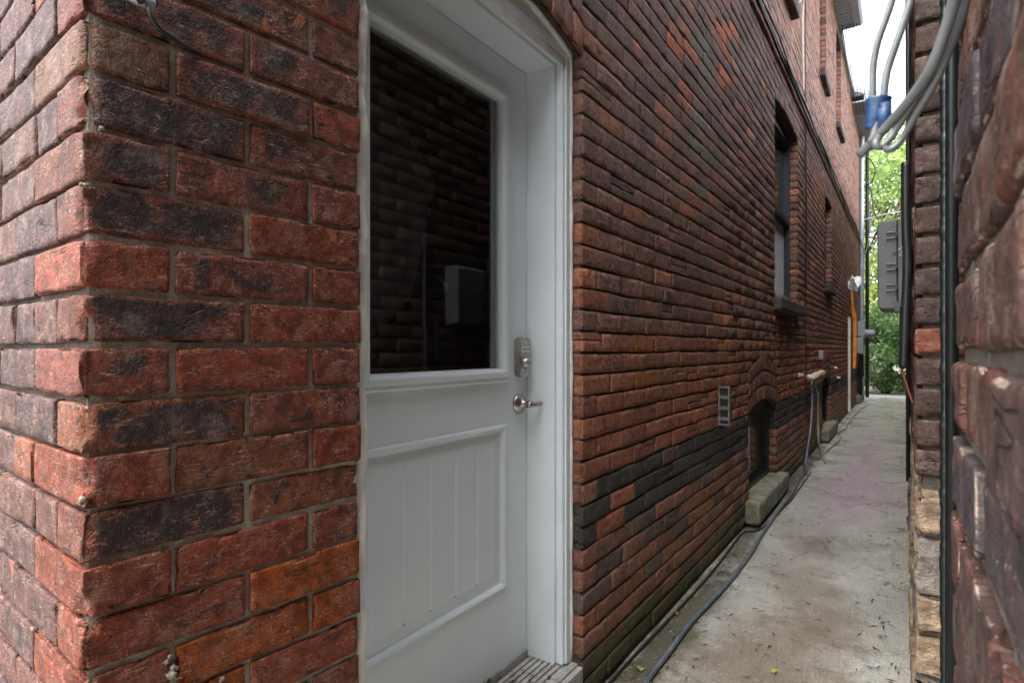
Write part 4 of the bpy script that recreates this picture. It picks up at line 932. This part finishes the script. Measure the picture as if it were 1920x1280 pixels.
tubething('service_cable', [c3(1722, -50, .51), c3(1702, 20, .51), c3(1678, 90, .51), c3(1662, 140, .51), c3(1655, 195, .51), c3(1647, 215, .51), c3(1640, 250, .51), c3(1632, 268, .51)], .0027, M['greycable'], 'grey service cable bending down into the right side of the blue tape', 'cable', 'grey service cables at the upper right', k=14)
e = MB(); e.tube([c3(1648, 186, .512), c3(1646, 200, .512), c3(1642, 222, .512), c3(1636, 243, .514)], .012, 14, rf=lambda t: .0088-.0035*t+.0006*math.sin(t*31)); e.xprism([(.505, float(c3(1652, 188)[2])), (.5065, float(c3(1652, 188)[2])), (.5065, float(c3(1650, 232)[2])), (.505, float(c3(1650, 232)[2]))], float(c3(1646, 200)[0]), float(c3(1672, 200)[0]))
tag(e.build('blue_tape', M['bluetape'], smooth=True), 'blue tape wrapped round the grey service cables at the upper right', 'tape')
# thin overhead wires in the gap between the two roofs
for i in range(6):
    x_ = WL+.05+i*.05
    tubething('overhead_wire', [(x_+.06, 8.0, 7.4), (x_, 11.2, 6.42), (x_-.06+i*.012, 14.4, 6.2)], .006, M['cable'],
              ('first', 'second', 'third', 'fourth', 'fifth', 'sixth')[i]+' overhead wire out from the brick wall, strung between the two eaves', 'wire', 'parallel overhead wires by the eaves', k=5)

# ================================================================== VEGETATION at the end
def leafmat(name, c, tr=.35):
    m, t, b = newmat(name); oi = t.nodes.new('ShaderNodeNewGeometry')
    n_ = noise(t, oi.outputs['Position'], 3.2, 4, .7); r_ = oi.outputs['Random Per Island']
    col = mixc(t, r_, tuple(x*.55 for x in c), tuple(min(1, x*1.5) for x in c)); col = mixc(t, ramp(t, n_, .5, .65, 0, .5), col, (c[0]*2.2, c[1]*1.5, c[2]*1.0))
    t.links.new(col, b.inputs['Base Color']); b.inputs['Roughness'].default_value = .5
    tl = t.nodes.new('ShaderNodeBsdfTranslucent'); t.links.new(col, tl.inputs[0]); mx = t.nodes.new('ShaderNodeMixShader'); mx.inputs[0].default_value = tr
    out = t.nodes['Material Output']; t.links.new(b.outputs[0], mx.inputs[1]); t.links.new(tl.outputs[0], mx.inputs[2]); t.links.new(mx.outputs[0], out.inputs[0]); return m
def leaves(name, clumps, n, size, mat, parent, seed):
    r_ = np.random.default_rng(seed); cl_ = np.array([c for c in clumps]); w_ = cl_[:, 3]**2; idx = r_.choice(len(cl_), n, p=w_/w_.sum())
    d = r_.normal(size=(n, 3)); d /= np.linalg.norm(d, axis=1)[:, None]; rad = r_.uniform(.25, 1, n)**.45
    P = cl_[idx, :3]+d*(cl_[idx, 3]*rad)[:, None]*np.array([1, 1, .75])+r_.normal(0, .04, (n, 3))
    a = r_.normal(size=(n, 3)); a[:, 2] -= .5; a /= np.linalg.norm(a, axis=1)[:, None]; b = np.cross(a, r_.normal(size=(n, 3))); b /= np.linalg.norm(b, axis=1)[:, None]
    s = size*r_.uniform(.6, 1.3, n)[:, None]; nn_ = np.cross(a, b)
    Vv = np.stack([P-a*s, P+b*s*.42+nn_*s*.1, P+a*s, P-b*s*.42+nn_*s*.1], 1).reshape(-1, 3)
    keep = (Vv[:, 2] > .0).reshape(-1, 4).all(1); Vv = Vv.reshape(-1, 4, 3)[keep].reshape(-1, 3)
    return link(name, npmesh(name, Vv, np.arange(len(Vv)).reshape(-1, 4), False), mat, parent)
def tree(x, y, h, r, n, size, mat, label, seed, name='tree', trunk=.14, low=.3):
    r_ = np.random.default_rng(seed); root = tag(empty(name, (x, y, 0)), label, 'tree' if name == 'tree' else 'bush', None)
    tk = MB(); tk.tube([(x, y, -.05), (x+.1, y, h*.3), (x-.05, y+.1, h*.6), (x, y, h*.9)], trunk, 8, rf=lambda t: trunk*(1-.8*t))
    cl_ = []
    for i in range(22):
        z = h*r_.uniform(low, 1); a = r_.uniform(0, 6.28); rr = r*math.sin(math.pi*min(.97, max(.12, (z/h-low*.6)/(1.05-low*.6))))*r_.uniform(.4, 1)
        c = (x+rr*math.cos(a), y+rr*math.sin(a), z, r*r_.uniform(.25, .45)); cl_.append(c)
        tk.tube([(x, y, z*.65), ((x+c[0])/2, (y+c[1])/2, z*.85), c[:3]], trunk*.25, 5, rf=lambda t: trunk*.3*(1-.7*t))
    tk.build('trunk', M['bark'], root, smooth=True); leaves('crown', cl_, n, size, mat, root, seed+5)
    return root
G1 = leafmat('bright green leaves', (.22, .34, .1)); G2 = leafmat('hedge leaves', (.15, .27, .1)); G3 = leafmat('reddish green leaves', (.3, .24, .13)); G4 = leafmat('yellow green leaves', (.3, .38, .08))
tree(-1.2, 23.0, 8.6, 3.0, 9000, .11, G1, 'tall bright green tree at the end of the alley under the roof edge', 1)
tree(1.6, 25, 8.4, 2.8, 7000, .12, G3, 'tree with pinkish tinted leaves at the top of the gap between the houses', 2)
tree(-3.6, 27, 8.0, 3.2, 4000, .15, G1, 'green tree far back, mostly behind the long brick house', 3)
tree(.1, 20.6, 4.0, 1.3, 9000, .07, G4, 'yellow green shrub above the hedge at the end of the alley', 4, 'shrub', .05, .35)
tree(-.5, 19.6, 2.3, 1.2, 15000, .05, G2, 'dense green bush with a dark trunk closing the far end of the path', 5, 'bush', .12, .1)
tree(.75, 20.4, 2.5, 1.3, 9000, .05, G2, 'dense green bush at the right of the gap, behind the dark trunked bush', 9, 'bush', .08, .08)
tree(1.5, 19.8, 2.7, 1.4, 5000, .065, G2, 'dense green bush at the far end, behind the neighbour wall', 6, 'bush', .08, .08)
tree(-2.6, 19.8, 2.7, 1.4, 4000, .065, G2, 'dense green bush at the far end, behind the long house', 7, 'bush', .08, .08)
# ================================================================== litter on the path
lit = MB()
def on_path(n):
    for _ in range(n):
        y = .9+rng.random()**1.6*11; side_ = rng.random()
        x = -.9+abs(rng.normal(0, .09)) if side_ < .4 else (NX-.03-abs(rng.normal(0, .1)) if side_ < .65 else rng.uniform(-.85, -.02)); yield x, y
for x, y in on_path(1500):
    a = rng.uniform(0, 6.28); l = rng.uniform(.004, .03); w_ = rng.uniform(.001, .0045); d = np.array([math.cos(a), math.sin(a), 0]); n_ = np.array([-d[1], d[0], 0]); p = np.array([x, y, .0062])
    z = np.array([0, 0, rng.uniform(.001, .005)])
    lit.add([p-d*l, p-n_*w_+z*.3, p+d*l*.8+z*.5, p+n_*w_+z], [(0, 1, 2, 3)])
tag(lit.build('leaf_litter', plain('dead leaf bits', (.05, .035, .025), .9, var=.5, scale=60)), 'tiny dark twigs and dead leaf scraps scattered over the concrete path', 'litter', kind='stuff')
gb = MB()
for x, y in on_path(1500):
    s = rng.uniform(.001, .003); p = np.array([x, y, .0065]); gb.add([p+np.array(q_)*s for q_ in ((1, 0, 0), (-.5, .9, 0), (-.5, -.9, 0), (0, 0, 1.2))], [(0, 1, 3), (1, 2, 3), (2, 0, 3)])
tag(gb.build('grit', plain('pale grit', (.5, .49, .45), .8, var=.3)), 'fine pale grit scattered over the concrete path', 'grit', kind='stuff')
def leaf(px, py, s, col, label, seed):
    p = at_g(px, py, .012); r_ = random.Random(seed); a0 = r_.uniform(0, 6.28); e = MB(); vs = [tuple(p+np.array([0, 0, .004]))]; k = 22
    for i in range(k):
        a = 2*math.pi*i/k; rr = s*(.62+.38*abs(math.cos(2.5*a)))*(1 if i % 2 else .8); vs.append((p[0]+rr*math.cos(a+a0), p[1]+rr*math.sin(a+a0)*.8, p[2]+.008*math.sin(3*a)*s/.03))
    e.add(vs, [(0, i+1, (i+1) % k+1) for i in range(k)]); e.tube([vs[0], (p[0]-s*1.5*math.cos(a0), p[1]-s*1.5*math.sin(a0), p[2]-.003)], .0008, 5, smooth=False)
    tag(e.build('fallen_leaf', plain('leaf '+label[:12], col, .6, var=.35, scale=70)), label, 'leaf')
leaf(1452, 1256, .016, (.34, .36, .04), 'small yellow green fallen leaf on the concrete near the bottom of the photo', 1)
leaf(1690, 991, .024, (.12, .04, .02), 'red brown curled leaf lying beside the stone footing', 2)
leaf(1268, 1147, .02, (.15, .07, .03), 'brown leaf lying by the black cable at the foot of the wall', 3)
leaf(1480, 921, .022, (.13, .07, .04), 'dry brown leaf caught at the end of the mossy stone sill', 4)
leaf(1200, 1252, .017, (.28, .28, .06), 'yellowish leaf between the wall and the hose at the bottom', 5)
